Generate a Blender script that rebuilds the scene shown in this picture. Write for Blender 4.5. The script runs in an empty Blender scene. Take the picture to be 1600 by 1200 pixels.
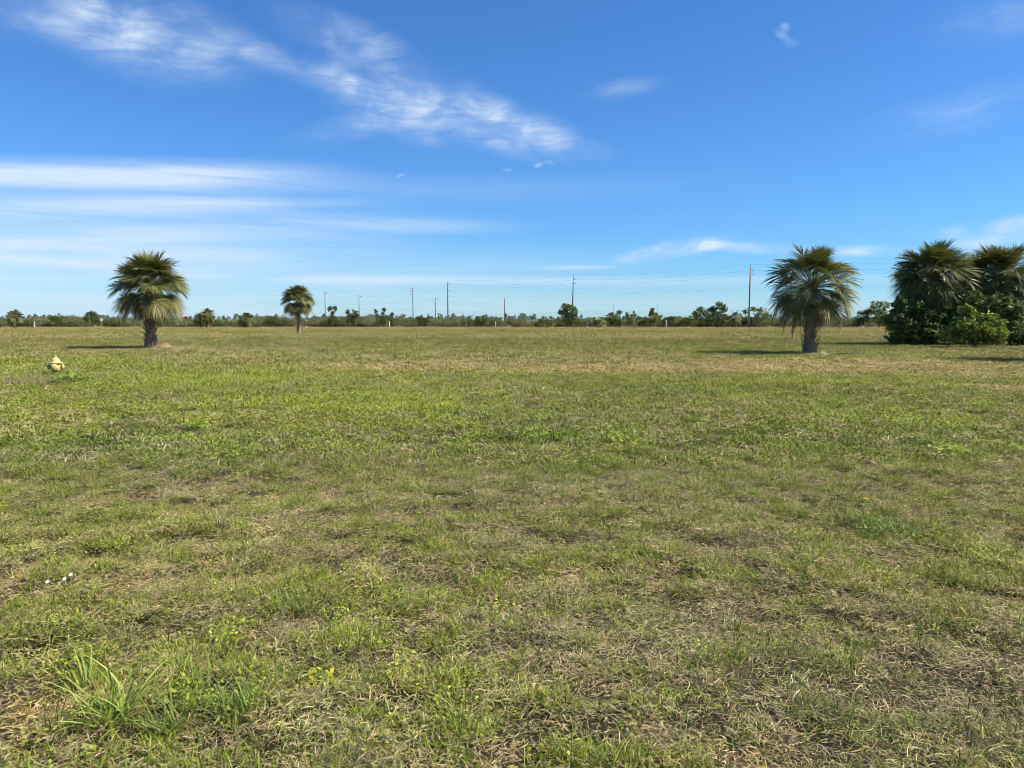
import bpy, math, random
import numpy as np
from mathutils import Vector, Euler

R = math.radians
scene = bpy.context.scene
col = scene.collection

# ------------------------------------------------------------------ camera
EYE, FPX, HORIZON = 1.6, 1202.0, 502.0
PITCH = math.atan((600 - HORIZON) / FPX)
cam_d = bpy.data.cameras.new('camera')
cam_d.sensor_fit = 'HORIZONTAL'; cam_d.sensor_width = 36.0; cam_d.lens = 36.0 * FPX / 1600
cam_d.clip_start = 0.05; cam_d.clip_end = 20000
cam = bpy.data.objects.new('camera', cam_d); col.objects.link(cam)
cam.location = (0, 0, EYE); cam.rotation_euler = (R(90) - PITCH, 0, 0)
scene.camera = cam

# ------------------------------------------------------------------ light and exposure
SUN_EL, SUN_AZ = 48.0, 98.0          # azimuth clockwise from +Y (camera looks along +Y): sun to the right, a hair behind
scene.view_settings.view_transform = 'Standard'; scene.view_settings.look = 'None'
scene.view_settings.gamma = 1.0; scene.view_settings.use_curve_mapping = False
scene.view_settings.exposure = 0.80
scene.cycles.pixel_filter_type = 'BLACKMAN_HARRIS'; scene.cycles.filter_width = 0.8
sun_d = bpy.data.lights.new('sun', 'SUN'); sun_d.energy = 5.0; sun_d.angle = R(0.53); sun_d.color = (1.0, 0.95, 0.87)
sun = bpy.data.objects.new('sun', sun_d); col.objects.link(sun)
sdir = Vector((math.sin(R(SUN_AZ)) * math.cos(R(SUN_EL)), math.cos(R(SUN_AZ)) * math.cos(R(SUN_EL)), math.sin(R(SUN_EL))))
sun.rotation_euler = (-sdir).to_track_quat('-Z', 'Y').to_euler(); sun.location = sdir * 100


def pix_dir(px, py):
    a, b = (px - 800) / FPX, (600 - py) / FPX
    c, s = math.cos(PITCH), math.sin(PITCH)
    return Vector((a, c + b * s, b * c - s))


def gpt(px, py):
    """ground point seen at a photograph pixel"""
    d = pix_dir(px, py); t = -EYE / d.z
    return d.x * t, d.y * t


def wpt(px, py, dist):
    d = pix_dir(px, py); t = dist / d.y
    return Vector((d.x * t, dist, EYE + d.z * t))


def azel(px, py):
    d = pix_dir(px, py).normalized()
    return math.degrees(math.atan2(d.x, d.y)), math.degrees(math.asin(d.z))


# ------------------------------------------------------------------ world: sky with high cirrus
world = bpy.data.worlds.new('World'); scene.world = world; world.use_nodes = True
wt = world.node_tree; wt.nodes.clear()
WN, WL = wt.nodes, wt.links


def wn(t, **kw):
    n = WN.new(t)
    for k, v in kw.items(): setattr(n, k, v)
    return n


def wmath(op, a, b=None, c=None, clamp=False):
    n = wn('ShaderNodeMath', operation=op, use_clamp=clamp)
    for i, v in enumerate((a, b, c)):
        if v is None: continue
        if isinstance(v, (int, float)): n.inputs[i].default_value = v
        else: WL.new(v, n.inputs[i])
    return n.outputs[0]


sky = wn('ShaderNodeTexSky', sky_type='NISHITA')
sky.sun_disc = False; sky.sun_elevation = R(SUN_EL); sky.sun_rotation = R(SUN_AZ)
sky.altitude = 0; sky.air_density = 1.0; sky.dust_density = 0.25; sky.ozone_density = 2.0
tc = wn('ShaderNodeTexCoord')
sep = wn('ShaderNodeSeparateXYZ'); WL.new(tc.outputs['Generated'], sep.inputs[0])
az = wmath('MULTIPLY', wmath('ARCTAN2', sep.outputs[0], sep.outputs[1]), 180 / math.pi)
el = wmath('MULTIPLY', wmath('ARCSINE', sep.outputs[2]), 180 / math.pi)
ae = wn('ShaderNodeCombineXYZ'); WL.new(az, ae.inputs[0]); WL.new(el, ae.inputs[1])


def wnoise(vec, scale, rot, detail, rough, dist, sx, sy, lo, hi):
    mp = wn('ShaderNodeMapping'); mp.inputs['Rotation'].default_value = (0, 0, R(rot)); mp.inputs['Scale'].default_value = (sx, sy, 1)
    WL.new(vec, mp.inputs[0])
    nz = wn('ShaderNodeTexNoise'); nz.inputs['Scale'].default_value = scale; nz.inputs['Detail'].default_value = detail
    nz.inputs['Roughness'].default_value = rough; nz.inputs['Distortion'].default_value = dist
    WL.new(mp.outputs[0], nz.inputs['Vector'])
    mr = wn('ShaderNodeMapRange', interpolation_type='SMOOTHSTEP')
    mr.inputs[1].default_value = lo; mr.inputs[2].default_value = hi
    WL.new(nz.outputs[0], mr.inputs[0])
    return mr.outputs[0]


def blobs(spec):
    acc = None
    for px, py, rx, ry, rot, st in spec:
        a0, e0 = azel(px, py); k = 57.3 / FPX
        mp = wn('ShaderNodeMapping', vector_type='TEXTURE')
        mp.inputs['Location'].default_value = (a0, e0, 0); mp.inputs['Rotation'].default_value = (0, 0, R(-rot))
        mp.inputs['Scale'].default_value = (rx * k, ry * k, 1)
        WL.new(ae.outputs[0], mp.inputs[0])
        ln = wn('ShaderNodeVectorMath', operation='LENGTH'); WL.new(mp.outputs[0], ln.inputs[0])
        mr = wn('ShaderNodeMapRange', interpolation_type='SMOOTHSTEP')
        mr.inputs[1].default_value = 1.35; mr.inputs[2].default_value = 0.0; mr.inputs[3].default_value = 0.0; mr.inputs[4].default_value = st
        WL.new(ln.outputs[1], mr.inputs[0])
        acc = mr.outputs[0] if acc is None else wmath('ADD', acc, mr.outputs[0])
    return acc


WISPS = [(250, 62, 120, 54, 4, .95), (270, 55, 60, 22, 25, .5), (70, 20, 170, 34, 0, .6), (160, 12, 60, 16, 0, .5), (425, 90, 90, 22, 18, .55), (540, 62, 110, 30, 14, .75),
         (540, 130, 62, 22, 28, .8), (655, 165, 130, 50, 10, 1.2), (790, 200, 115, 36, 14, 1.2), (880, 226, 75, 18, 12, .55),
         (570, 195, 105, 20, -14, .62), (1227, 42, 8, 6, 30, .4), (1222, 55, 12, 6, 35, .35), (1236, 67, 12, 7, 10, .4), (970, 138, 70, 14, -6, .3), (841, 258, 10, 4, -20, .5), (858, 253, 9, 3, 15, .55),
         (792, 266, 10, 3, 0, .45), (624, 275, 9, 2.5, -30, .5), (1055, 390, 85, 13, -9, 1.9), (1170, 386, 110, 9, 5, 1.2), (1350, 392, 90, 8, 2, 1.3),
         (1585, 368, 75, 18, -6, 2.2), (1488, 362, 28, 9, -8, .8), (1596, 345, 44, 10, -8, 2.0), (1560, 30, 90, 30, 0, .25), (1500, 175, 130, 30, -8, .22)]
BANDS = [(40, 272, 360, 22, -5, 1.05), (280, 282, 260, 24, -3, .5), (60, 322, 420, 15, -4, .6), (300, 314, 300, 8, -2, .4), (60, 372, 520, 52, -4, .9), (620, 350, 190, 14, 1, .4),
         (120, 440, 760, 54, -2, .8), (700, 438, 420, 8, 0, .5), (1130, 440, 330, 10, 0, .5), (560, 296, 500, 24, -1, .2), (900, 418, 70, 4, 0, .6),
         (1150, 478, 900, 34, 0, .4), (400, 490, 900, 26, -1, .4)]
wv = wn('ShaderNodeTexNoise'); wv.inputs['Scale'].default_value = .11; wv.inputs['Detail'].default_value = 3; WL.new(ae.outputs[0], wv.inputs['Vector'])
wsub = wn('ShaderNodeVectorMath', operation='MULTIPLY_ADD'); WL.new(wv.outputs['Color'], wsub.inputs[0]); wsub.inputs[1].default_value = (4, 3, 0); WL.new(ae.outputs[0], wsub.inputs[2])
n_w = wnoise(wsub.outputs[0], 0.20, 12, 6, .52, .3, 1.0, 1.5, .36, .66)
n_f = wnoise(wsub.outputs[0], 0.85, -20, 10, .62, .4, .34, 1.6, .26, .76)
n_b = wnoise(ae.outputs[0], 0.16, -4, 9, .62, .8, 0.30, 4.2, .28, .70)
wis = wmath('MULTIPLY', blobs(WISPS), wmath('MULTIPLY', wmath('MULTIPLY_ADD', n_w, .78, .22), wmath('MULTIPLY_ADD', n_f, .72, .36)))
ban = wmath('MULTIPLY', blobs(BANDS), wmath('MULTIPLY_ADD', n_b, .62, .40))
cl = wmath('MULTIPLY', wmath('ADD', wis, ban, clamp=True), .88)
SKY_STR = 0.076
hs = wn('ShaderNodeHueSaturation'); hs.inputs['Saturation'].default_value = 1.06; hs.inputs['Value'].default_value = 1.0
WL.new(sky.outputs[0], hs.inputs['Color'])
mixc = wn('ShaderNodeMix', data_type='RGBA'); WL.new(cl, mixc.inputs[0])
tintn = wn('ShaderNodeMix', data_type='RGBA', blend_type='MULTIPLY'); tintn.inputs[0].default_value = 1
tintn.inputs[7].default_value = (.425, .79, 1.22, 1); WL.new(hs.outputs[0], tintn.inputs[6]); WL.new(tintn.outputs[2], mixc.inputs[6])
CW = 0.52 / SKY_STR
mixc.inputs[7].default_value = (CW * .80, CW * .95, CW * 1.12, 1)
bg = wn('ShaderNodeBackground'); bg.inputs['Strength'].default_value = SKY_STR
WL.new(mixc.outputs[2], bg.inputs[0])
wo = wn('ShaderNodeOutputWorld'); WL.new(bg.outputs[0], wo.inputs[0])


# ------------------------------------------------------------------ helpers: numpy noise
def _hash(ix, iy, seed):
    h = (ix.astype(np.int64) * 374761393 + iy.astype(np.int64) * 668265263 + seed * 974711) & 0xffffffff
    h = ((h ^ (h >> 13)) * 1274126177) & 0xffffffff
    return ((h ^ (h >> 16)) & 0xffff) / 65535.0


def vnoise(x, y, seed=0):
    ix, iy = np.floor(x), np.floor(y); fx, fy = x - ix, y - iy
    fx = fx * fx * (3 - 2 * fx); fy = fy * fy * (3 - 2 * fy)
    a, b = _hash(ix, iy, seed), _hash(ix + 1, iy, seed); c, d = _hash(ix, iy + 1, seed), _hash(ix + 1, iy + 1, seed)
    return (a * (1 - fx) + b * fx) * (1 - fy) + (c * (1 - fx) + d * fx) * fy


def fbm(x, y, seed=0, octv=4):
    s, a, t = 0.0, 1.0, 0.0
    for o in range(octv):
        s = s + a * vnoise(x * 2 ** o + o * 17.3, y * 2 ** o - o * 9.1, seed + o); t += a; a *= .55
    return s / t


def sstep(a, b, x):
    t = np.clip((x - a) / (b - a), 0, 1); return t * t * (3 - 2 * t)


# ------------------------------------------------------------------ helpers: meshes
class MB:
    """collects quads, then links them as one mesh object"""
    def __init__(s): s.V, s.Q, s.C, s.n = [], [], [], 0

    def add(s, V, Q, C=(1, 1, 1)):
        V = np.asarray(V, float).reshape(-1, 3); Q = np.asarray(Q, np.int64).reshape(-1, 4)
        C = np.asarray(C, float)
        if C.ndim == 1: C = np.tile(C[:3], (len(V), 1))
        s.V.append(V); s.Q.append(Q + s.n); s.C.append(C); s.n += len(V)
        return s

    def mesh(s, name, mat, smooth=False):
        V, Q, C = np.concatenate(s.V), np.concatenate(s.Q), np.concatenate(s.C)
        me = bpy.data.meshes.new(name)
        me.vertices.add(len(V)); me.loops.add(Q.size); me.polygons.add(len(Q))
        me.vertices.foreach_set('co', V.astype(np.float32).ravel())
        me.loops.foreach_set('vertex_index', Q.astype(np.int32).ravel())
        me.polygons.foreach_set('loop_start', np.arange(len(Q), dtype=np.int32) * 4)
        me.polygons.foreach_set('use_smooth', np.full(len(Q), smooth, bool))
        at = me.attributes.new('vcol', 'FLOAT_COLOR', 'POINT')
        at.data.foreach_set('color', np.concatenate([C, np.ones((len(C), 1))], 1).astype(np.float32).ravel())
        me.update(calc_edges=True); me.validate()
        if mat: me.materials.append(mat)
        return me

    def build(s, name, mat, parent=None, smooth=False):
        o = bpy.data.objects.new(name, s.mesh(name, mat, smooth)); col.objects.link(o)
        if parent is not None: o.parent = parent
        return o

    # shapes
    def tube(s, pts, rad, n=8, c=(1, 1, 1), wob=0, rng=None):
        pts = np.asarray(pts, float); k = len(pts); rad = np.broadcast_to(np.asarray(rad, float), (k,))
        T = np.gradient(pts, axis=0); T /= np.linalg.norm(T, axis=1, keepdims=True) + 1e-9
        up = np.array([0, 0, 1.0]) if abs(T[0, 2]) < .9 else np.array([0, 1.0, 0])
        A = np.cross(T, up); A /= np.linalg.norm(A, axis=1, keepdims=True) + 1e-9
        B = np.cross(T, A)
        ang = np.arange(n) * 2 * math.pi / n
        ring = A[:, None] * np.cos(ang)[None, :, None] + B[:, None] * np.sin(ang)[None, :, None]
        rr = rad[:, None, None] * (1 if rng is None else 1 + wob * (rng.random((k, n, 1)) - .5))
        V = pts[:, None] + ring * rr
        caps = [np.repeat(pts[:1], n, 0) + ring[0] * 1e-4, np.repeat(pts[-1:], n, 0) + ring[-1] * 1e-4]
        V = np.concatenate([caps[0][None], V, caps[1][None]]).reshape(-1, 3); k += 2
        i = np.arange(k - 1)[:, None] * n; j = np.arange(n)[None]; j2 = (j + 1) % n
        Q = np.stack([i + j, i + j2, i + n + j2, i + n + j], -1).reshape(-1, 4)
        return s.add(V, Q, c)

    def lathe(s, prof, n=20, o=(0, 0, 0), axis='z', c=(1, 1, 1)):
        prof = np.asarray(prof, float); k = len(prof); ang = np.arange(n) * 2 * math.pi / n
        r, h = prof[:, 0][:, None], prof[:, 1][:, None]
        X, Y, Z = r * np.cos(ang), r * np.sin(ang), h + 0 * ang
        V = np.stack([X, Y, Z], -1)
        if axis == 'x': V = V[..., [2, 0, 1]]
        if axis == 'y': V = V[..., [0, 2, 1]]
        i = np.arange(k - 1)[:, None] * n; j = np.arange(n)[None]; j2 = (j + 1) % n
        Q = np.stack([i + j, i + j2, i + n + j2, i + n + j], -1).reshape(-1, 4)
        return s.add(V.reshape(-1, 3) + np.asarray(o), Q, c)

    def box(s, lo, hi, c=(1, 1, 1)):
        (a, b, d), (e, f, g) = lo, hi
        V = [(a, b, d), (e, b, d), (e, f, d), (a, f, d), (a, b, g), (e, b, g), (e, f, g), (a, f, g)]
        return s.add(V, [(0, 3, 2, 1), (4, 5, 6, 7), (0, 1, 5, 4), (1, 2, 6, 5), (2, 3, 7, 6), (3, 0, 4, 7)], c)


def tag(o, label=None, cat=None, group=None, kind=None):
    if label: o['label'] = label
    if cat: o['category'] = cat
    if group: o['group'] = group
    if kind: o['kind'] = kind
    return o


def empty(name, loc, rz=0):
    o = bpy.data.objects.new(name, None); col.objects.link(o)
    o.location = loc; o.rotation_euler = (0, 0, rz); o.empty_display_size = .2
    return o


# ------------------------------------------------------------------ materials
def mat_plain(name, base, rough=.6, spec=.3, noise=None, metal=0, bump=0, vcol=True, trans=0, nscale=8, inst=None, tcol=None):
    """base colour x vertex colour x optional noise; trans adds leaf translucency; inst multiplies a per-copy tint"""
    m = bpy.data.materials.new(name); m.use_nodes = True
    t = m.node_tree; N, L = t.nodes, t.links; N.clear()
    out = N.new('ShaderNodeOutputMaterial'); p = N.new('ShaderNodeBsdfPrincipled')
    p.inputs['Roughness'].default_value = rough; p.inputs['Specular IOR Level'].default_value = spec; p.inputs['Metallic'].default_value = metal
    rgb = N.new('ShaderNodeRGB'); rgb.outputs[0].default_value = (*base, 1); cur = rgb.outputs[0]

    def mul(a, b):
        x = N.new('ShaderNodeMix'); x.data_type = 'RGBA'; x.blend_type = 'MULTIPLY'; x.inputs[0].default_value = 1
        L.new(a, x.inputs[6]); L.new(b, x.inputs[7]); return x.outputs[2]
    if vcol:
        a = N.new('ShaderNodeAttribute'); a.attribute_name = 'vcol'; cur = mul(cur, a.outputs['Color'])
    if inst:
        a = N.new('ShaderNodeAttribute'); a.attribute_type = 'INSTANCER'; a.attribute_name = inst; cur = mul(cur, a.outputs['Color'])
    if noise:
        tcn = N.new('ShaderNodeTexCoord'); nz = N.new('ShaderNodeTexNoise'); nz.inputs['Scale'].default_value = nscale; nz.inputs['Detail'].default_value = 6
        L.new(tcn.outputs['Object'], nz.inputs['Vector'])
        rp = N.new('ShaderNodeValToRGB'); rp.color_ramp.elements[0].position = .3; rp.color_ramp.elements[1].position = .7
        rp.color_ramp.elements[0].color = (*noise[0], 1); rp.color_ramp.elements[1].color = (*noise[1], 1)
        L.new(nz.outputs[0], rp.inputs[0]); cur = mul(cur, rp.outputs[0])
        if bump:
            b = N.new('ShaderNodeBump'); b.inputs['Strength'].default_value = bump; L.new(nz.outputs[0], b.inputs['Height']); L.new(b.outputs[0], p.inputs['Normal'])
    L.new(cur, p.inputs['Base Color'])
    sh = p.outputs[0]
    if trans:
        tr = N.new('ShaderNodeBsdfTranslucent')
        if tcol:
            x = N.new('ShaderNodeRGB'); x.outputs[0].default_value = (*tcol, 1); L.new(mul(cur, x.outputs[0]), tr.inputs[0])
        else: L.new(cur, tr.inputs[0])
        mx = N.new('ShaderNodeMixShader'); mx.inputs[0].default_value = trans
        L.new(sh, mx.inputs[1]); L.new(tr.outputs[0], mx.inputs[2]); sh = mx.outputs[0]
    L.new(sh, out.inputs[0])
    return m


M = {}
M['green_blade'] = mat_plain('green_blade', (1, 1, 1), .5, .14, inst='tint', trans=.18, tcol=(1.3, 1.25, .6))
M['straw_blade'] = mat_plain('straw_blade', (1, 1, 1), .65, .10, inst='tint', trans=.12)
M['plant_blade'] = mat_plain('plant_blade', (1, 1, 1), .5, .3, trans=.3, tcol=(1.3, 1.25, .6))
M['frond'] = mat_plain('frond', (1.1, 1, .72), .48, .24, trans=.12, tcol=(1.2, 1.2, .6))
M['dead_frond'] = mat_plain('dead_frond', (1, 1, 1), .75, .15, trans=.08)
M['palm_bark'] = mat_plain('palm_bark', (1, 1, 1), .85, .1, noise=((.55, .5, .48), (1.25, 1.2, 1.15)), nscale=9, bump=.6)
M['bark'] = mat_plain('bark', (.16, .13, .10), .9, .1, noise=((.6, .6, .6), (1.3, 1.3, 1.3)), nscale=6, bump=.5)
M['leaf'] = mat_plain('leaf', (1.2, 1.15, .85), .55, .2, trans=.22, tcol=(1.3, 1.25, .5))
M['gloss_leaf'] = mat_plain('gloss_leaf', (1.08, 1, .75), .42, .3, trans=.22, tcol=(1.3, 1.3, .5))
M['far_leaf'] = mat_plain('far_leaf', (1.3, 1.22, .95), .7, .2, inst='tint', trans=.12)
M['pole_wood'] = mat_plain('pole_wood', (.21, .19, .165), .85, .1, noise=((.7, .7, .7), (1.25, 1.22, 1.2)), nscale=3)
M['porcelain'] = mat_plain('porcelain', (.30, .30, .31), .4, .4)
M['wire'] = mat_plain('wire', (.07, .07, .08), .5, .3)
M['hydrant_paint'] = mat_plain('hydrant_paint', (.60, .51, .19), .5, .4, noise=((.72, .68, .6), (1.06, 1.06, 1.06)), nscale=14, bump=.12)
M['rusty_iron'] = mat_plain('rusty_iron', (.22, .11, .06), .8, .2, noise=((.6, .6, .6), (1.4, 1.3, 1.2)), nscale=25)
M['white_paint'] = mat_plain('white_paint', (.80, .80, .78), .5, .3)
M['sign_red'] = mat_plain('sign_red', (.55, .035, .03), .4, .4)
M['galvanised'] = mat_plain('galvanised', (.42, .43, .44), .45, .4, metal=.4)
M['petal'] = mat_plain('petal', (.85, .85, .82), .6, .2, trans=.3)
M['yellow_petal'] = mat_plain('yellow_petal', (.85, .42, .03), .6, .2, trans=.3)


# ------------------------------------------------------------------ the field: one function of place gives height, greenness, tints
PATCH = []                            # (x, y, rx, ry, green, tan, dark) real patches of the meadow


def patch(px, py, rpx, rpy, green=0., tan=0., lush=0.):
    x, y = gpt(px, py); x2, _ = gpt(px + rpx, py); _, ya = gpt(px, py - rpy); _, yb = gpt(px, py + rpy)
    PATCH.append((x, y, abs(x2 - x), abs(ya - yb) / 2, green, tan, lush))


for a in [(880, 575, 300, 8, -.5, .9, 0), (1350, 571, 220, 8, -.6, 1.0, 0), (1500, 588, 150, 8, -.4, .65, 0), (1560, 610, 90, 7, -.6, .8, 0),
          (1130, 577, 230, 8, -.45, .8, 0), (640, 572, 120, 7, -.3, .5, 0), (1330, 606, 90, 7, -.4, .6, 0),
          (600, 635, 170, 18, .5, -.3, .9), (330, 590, 230, 22, .35, -.3, .5), (60, 570, 160, 12, .4, 0, .6), (1280, 598, 80, 7, .5, -.4, .6),
          (790, 685, 120, 14, .75, -.4, -.5), (920, 728, 60, 14, .8, -.4, -.5), (870, 690, 60, 10, .6, -.3, -.5), (710, 712, 40, 10, .5, -.3, -.4),
          (1300, 705, 55, 10, .6, -.3, 0), (1480, 712, 60, 12, .55, -.3, .5), (1370, 830, 60, 22, .5, -.3, -.6), (1180, 770, 110, 24, .35, -.2, 0),
          (1380, 650, 150, 14, .4, -.3, .5), (1570, 700, 60, 14, .6, -.3, .2), (1120, 610, 200, 14, .3, -.3, -.2), (960, 880, 70, 26, .3, 0, -.2),
          (320, 735, 190, 36, -.1, -.2, -.6), (130, 700, 120, 30, .1, -.1, -.4), (330, 690, 70, 8, .5, -.2, .4),
          (60, 900, 120, 60, -.3, .1, 0), (40, 1120, 90, 60, -.7, .5, 0), (200, 915, 60, 25, -.6, .2, 0), (120, 1090, 150, 60, -.25, .3, 0),
          (270, 770, 80, 14, -.5, .2, 0), (1100, 980, 260, 70, -.25, -.1, 0), (1300, 1080, 300, 80, -.2, -.25, -.3), (900, 790, 240, 30, -.3, 0, -.2),
          (500, 1010, 90, 70, .1, -.3, .2), (160, 810, 60, 18, .45, -.2, -.5), (420, 940, 50, 40, .4, -.2, .1), (700, 1100, 200, 70, .1, 0, .2),
          (1060, 650, 60, 8, -.5, 0, -.4), (450, 660, 160, 10, .2, .2, .2), (1480, 600, 120, 8, .2, .5, 0), (1220, 548, 120, 5, .3, -.2, .2)]:
    patch(*a)
PATCH = np.array(PATCH)


def field(x, y):
    x = np.asarray(x, float); y = np.asarray(y, float)
    d = np.maximum(y, .5)
    big = fbm(x * .055, y * .055, 3); med = fbm(x * .33, y * .33, 11); fine = fbm(x * 1.3, y * 1.3, 29, 3)
    yy = y + (vnoise(x * .12, y * .12, 7) - .5) * y * .25
    zone = np.interp(yy, [0, 5, 8, 11, 13, 21, 25, 29, 36, 55, 80, 120, 200], [.60, .60, .61, .62, .65, .66, .50, .44, .46, .43, .37, .33, .27])
    tan = np.interp(yy, [0, 6, 12, 22, 30, 60, 110, 200], [.30, .30, .32, .42, .55, .56, .66, .8])
    lush = np.interp(yy, [0, 5, 9, 13, 22, 30, 60], [.06, .04, .05, .20, .24, .10, .0])
    fin2 = fbm(x * 4.3, y * 4.3, 61, 2)
    g = zone - .03 + (big - .5) * .3 + (med - .5) * .5 + (fine - .5) * .8 + (fin2 - .5) * .9 * (1 - sstep(12, 30, y))
    tan = tan + (fbm(x * .21, y * .21, 41) - .5) * .9 + (fine - .5) * .3
    lush = lush + (fbm(x * .4, y * .4, 57) - .5) * 1.3
    # far field: long mown strips across the view
    strip = vnoise(x * .012, y * .16, 77) - .5
    far = sstep(40, 80, y)
    g = g + far * strip * .5 + far * np.exp(-((y - 102 - x * .02) / 9) ** 2) * .34
    tan = tan + far * -strip * .6 + sstep(112, 125, y) * .25
    for px_, py_, rx, ry, pg, pt, pl in PATCH:
        m = np.exp(-(((x - px_ + (med - .5) * rx * .9) / rx) ** 2 + ((y - py_ + (fine - .5) * ry) / ry) ** 2) ** 1.3)
        g = g + m * pg; tan = tan + m * pt; lush = lush + m * pl
    return np.clip(g, 0, 1), np.clip(tan, 0, 1), np.clip(lush, -1, 1)


def mix3(a, b, t): return np.asarray(a) * (1 - t[..., None]) + np.asarray(b) * t[..., None]


def green_tint(lush):
    c = mix3((.185, .225, .030), (.275, .325, .032), np.clip(lush, 0, 1))
    return mix3(c, (.075, .140, .020), np.clip(-lush, 0, 1))


def straw_tint(tan): return mix3((.345, .285, .150), (.54, .40, .170), tan)


def height(x, y):
    k = 1 - sstep(25, 60, y)
    h = (fbm(x * .45, y * .45, 91, 3) - .5) * .10 + (fbm(x * 2.6, y * 2.6, 97, 3) - .5) * .075 + (fbm(x * 5.5, y * 5.5, 131, 2) - .5) * .10
    return h * k + (fbm(x * .05, y * .05, 99, 2) - .5) * .12 * sstep(30, 60, y) * (1 - sstep(150, 170, y))


def gz(x, y): return float(height(np.array([x]), np.array([y]))[0])


def make_ground():
    nf, nb = 420, 90
    a = np.concatenate([np.linspace(-52, 52, nf, endpoint=False), np.linspace(52, 308, nb, endpoint=False)]) * math.pi / 180
    r = np.concatenate([[0.05], np.geomspace(.6, 9000, 520)])
    A, Rr = np.meshgrid(a, r); X, Y = np.sin(A) * Rr, np.cos(A) * Rr
    fx, fy = X.ravel(), Y.ravel()
    Z = height(fx, fy)
    g, tan, lush = field(fx, np.abs(fy))
    c = mix3(straw_tint(tan), green_tint(lush), np.clip(g * 1.0, 0, 1)) 
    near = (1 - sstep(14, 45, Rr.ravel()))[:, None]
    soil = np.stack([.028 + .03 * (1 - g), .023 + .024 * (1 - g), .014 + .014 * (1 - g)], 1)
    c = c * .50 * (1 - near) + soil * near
    n = len(a); k = len(r)
    i = np.arange(k - 1)[:, None] * n; j = np.arange(n)[None]; j2 = (j + 1) % n
    Q = np.stack([i + j, i + n + j, i + n + j2, i + j2], -1).reshape(-1, 4)
    m = mat_plain('field_earth', (1, 1, 1), .95, .05)
    t = m.node_tree; N, L = t.nodes, t.links
    p = next(x for x in N if x.type == 'BSDF_PRINCIPLED'); src = p.inputs['Base Color'].links[0].from_socket
    tcn = N.new('ShaderNodeTexCoord')
    nz = N.new('ShaderNodeTexNoise'); nz.inputs['Scale'].default_value = 1.6; nz.inputs['Detail'].default_value = 10; nz.inputs['Roughness'].default_value = .75
    L.new(tcn.outputs['Object'], nz.inputs['Vector'])
    rp = N.new('ShaderNodeMapRange'); rp.inputs[1].default_value = .3; rp.inputs[2].default_value = .7; rp.inputs[3].default_value = .55; rp.inputs[4].default_value = 1.45
    L.new(nz.outputs[0], rp.inputs[0])
    x = N.new('ShaderNodeMix'); x.data_type = 'RGBA'; x.blend_type = 'MULTIPLY'; x.inputs[0].default_value = 1
    L.new(src, x.inputs[6]); L.new(rp.outputs[0], x.inputs[7]); L.new(x.outputs[2], p.inputs['Base Color'])
    b = N.new('ShaderNodeBump'); b.inputs['Strength'].default_value = .8; b.inputs['Distance'].default_value = .05
    L.new(nz.outputs[0], b.inputs['Height']); L.new(b.outputs[0], p.inputs['Normal'])
    o = MB().add(np.stack([fx, fy, Z], 1), Q, c).build('ground', m, smooth=True)
    tag(o, 'flat mown meadow ground under the dry and green grass', 'ground', kind='structure')


make_ground()


# ------------------------------------------------------------------ grass: tufts scattered as stuff
def blades(rng, n, rad, lmin, lmax, wmin, wmax, lean0, lean1, curl, seg=3, zmax=0., colvar=.25, hue=.16, belly=.4, twist=.6, side=0.):
    """n curved ribbons: V, Q, C"""
    rr = rad * np.sqrt(rng.random(n)); pa = rng.random(n) * 6.283
    base = np.stack([rr * np.cos(pa), rr * np.sin(pa), rng.random(n) * zmax - .008], 1)
    L = lmin + (lmax - lmin) * rng.random(n) ** 1.6; W = wmin + (wmax - wmin) * rng.random(n)
    az_ = rng.random(n) * 6.283; th = np.radians(lean0 + (lean1 - lean0) * rng.random(n))
    cu = np.radians(curl) * (.4 + rng.random(n)); turn = (rng.random(n) - .5) * 2 * side
    t = np.linspace(0, 1, seg + 1)
    P = np.zeros((n, seg + 1, 3)); P[:, 0] = base
    for i in range(1, seg + 1):
        thi = np.minimum(th + cu * (t[i] - .5 / seg), 2.2); azi = az_ + turn * t[i]
        d = np.stack([np.sin(thi) * np.cos(azi), np.sin(thi) * np.sin(azi), np.cos(thi)], 1)
        P[:, i] = P[:, i - 1] + d * (L / seg)[:, None]
    P[:, :, 2] = np.maximum(P[:, :, 2], .002 + rng.random((n, 1)) * .012)
    S = np.stack([-np.sin(az_), np.cos(az_), (rng.random(n) - .5) * 2 * twist], 1); S /= np.linalg.norm(S, axis=1, keepdims=True)
    prof = np.where(t < belly, .7 + .3 * t / belly, 1 - (t - belly) / (1 - belly) * .9)
    off = S[:, None] * (prof[None] * W[:, None] / 2)[..., None]
    V = np.stack([P - off, P + off], 2).reshape(-1, 3)
    k = (seg + 1) * 2
    q0 = np.array([[2 * i, 2 * i + 1, 2 * i + 3, 2 * i + 2] for i in range(seg)])
    Q = (np.arange(n)[:, None, None] * k + q0[None]).reshape(-1, 4)
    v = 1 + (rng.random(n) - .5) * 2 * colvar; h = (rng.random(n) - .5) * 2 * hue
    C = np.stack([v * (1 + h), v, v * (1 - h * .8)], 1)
    C = np.repeat(C, k, 0) * np.tile(np.repeat(.72 + .42 * t, 2), n)[:, None]  # darker blade base, deepened as shade between blades painted into the vertex colour
    return V, Q, C


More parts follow.
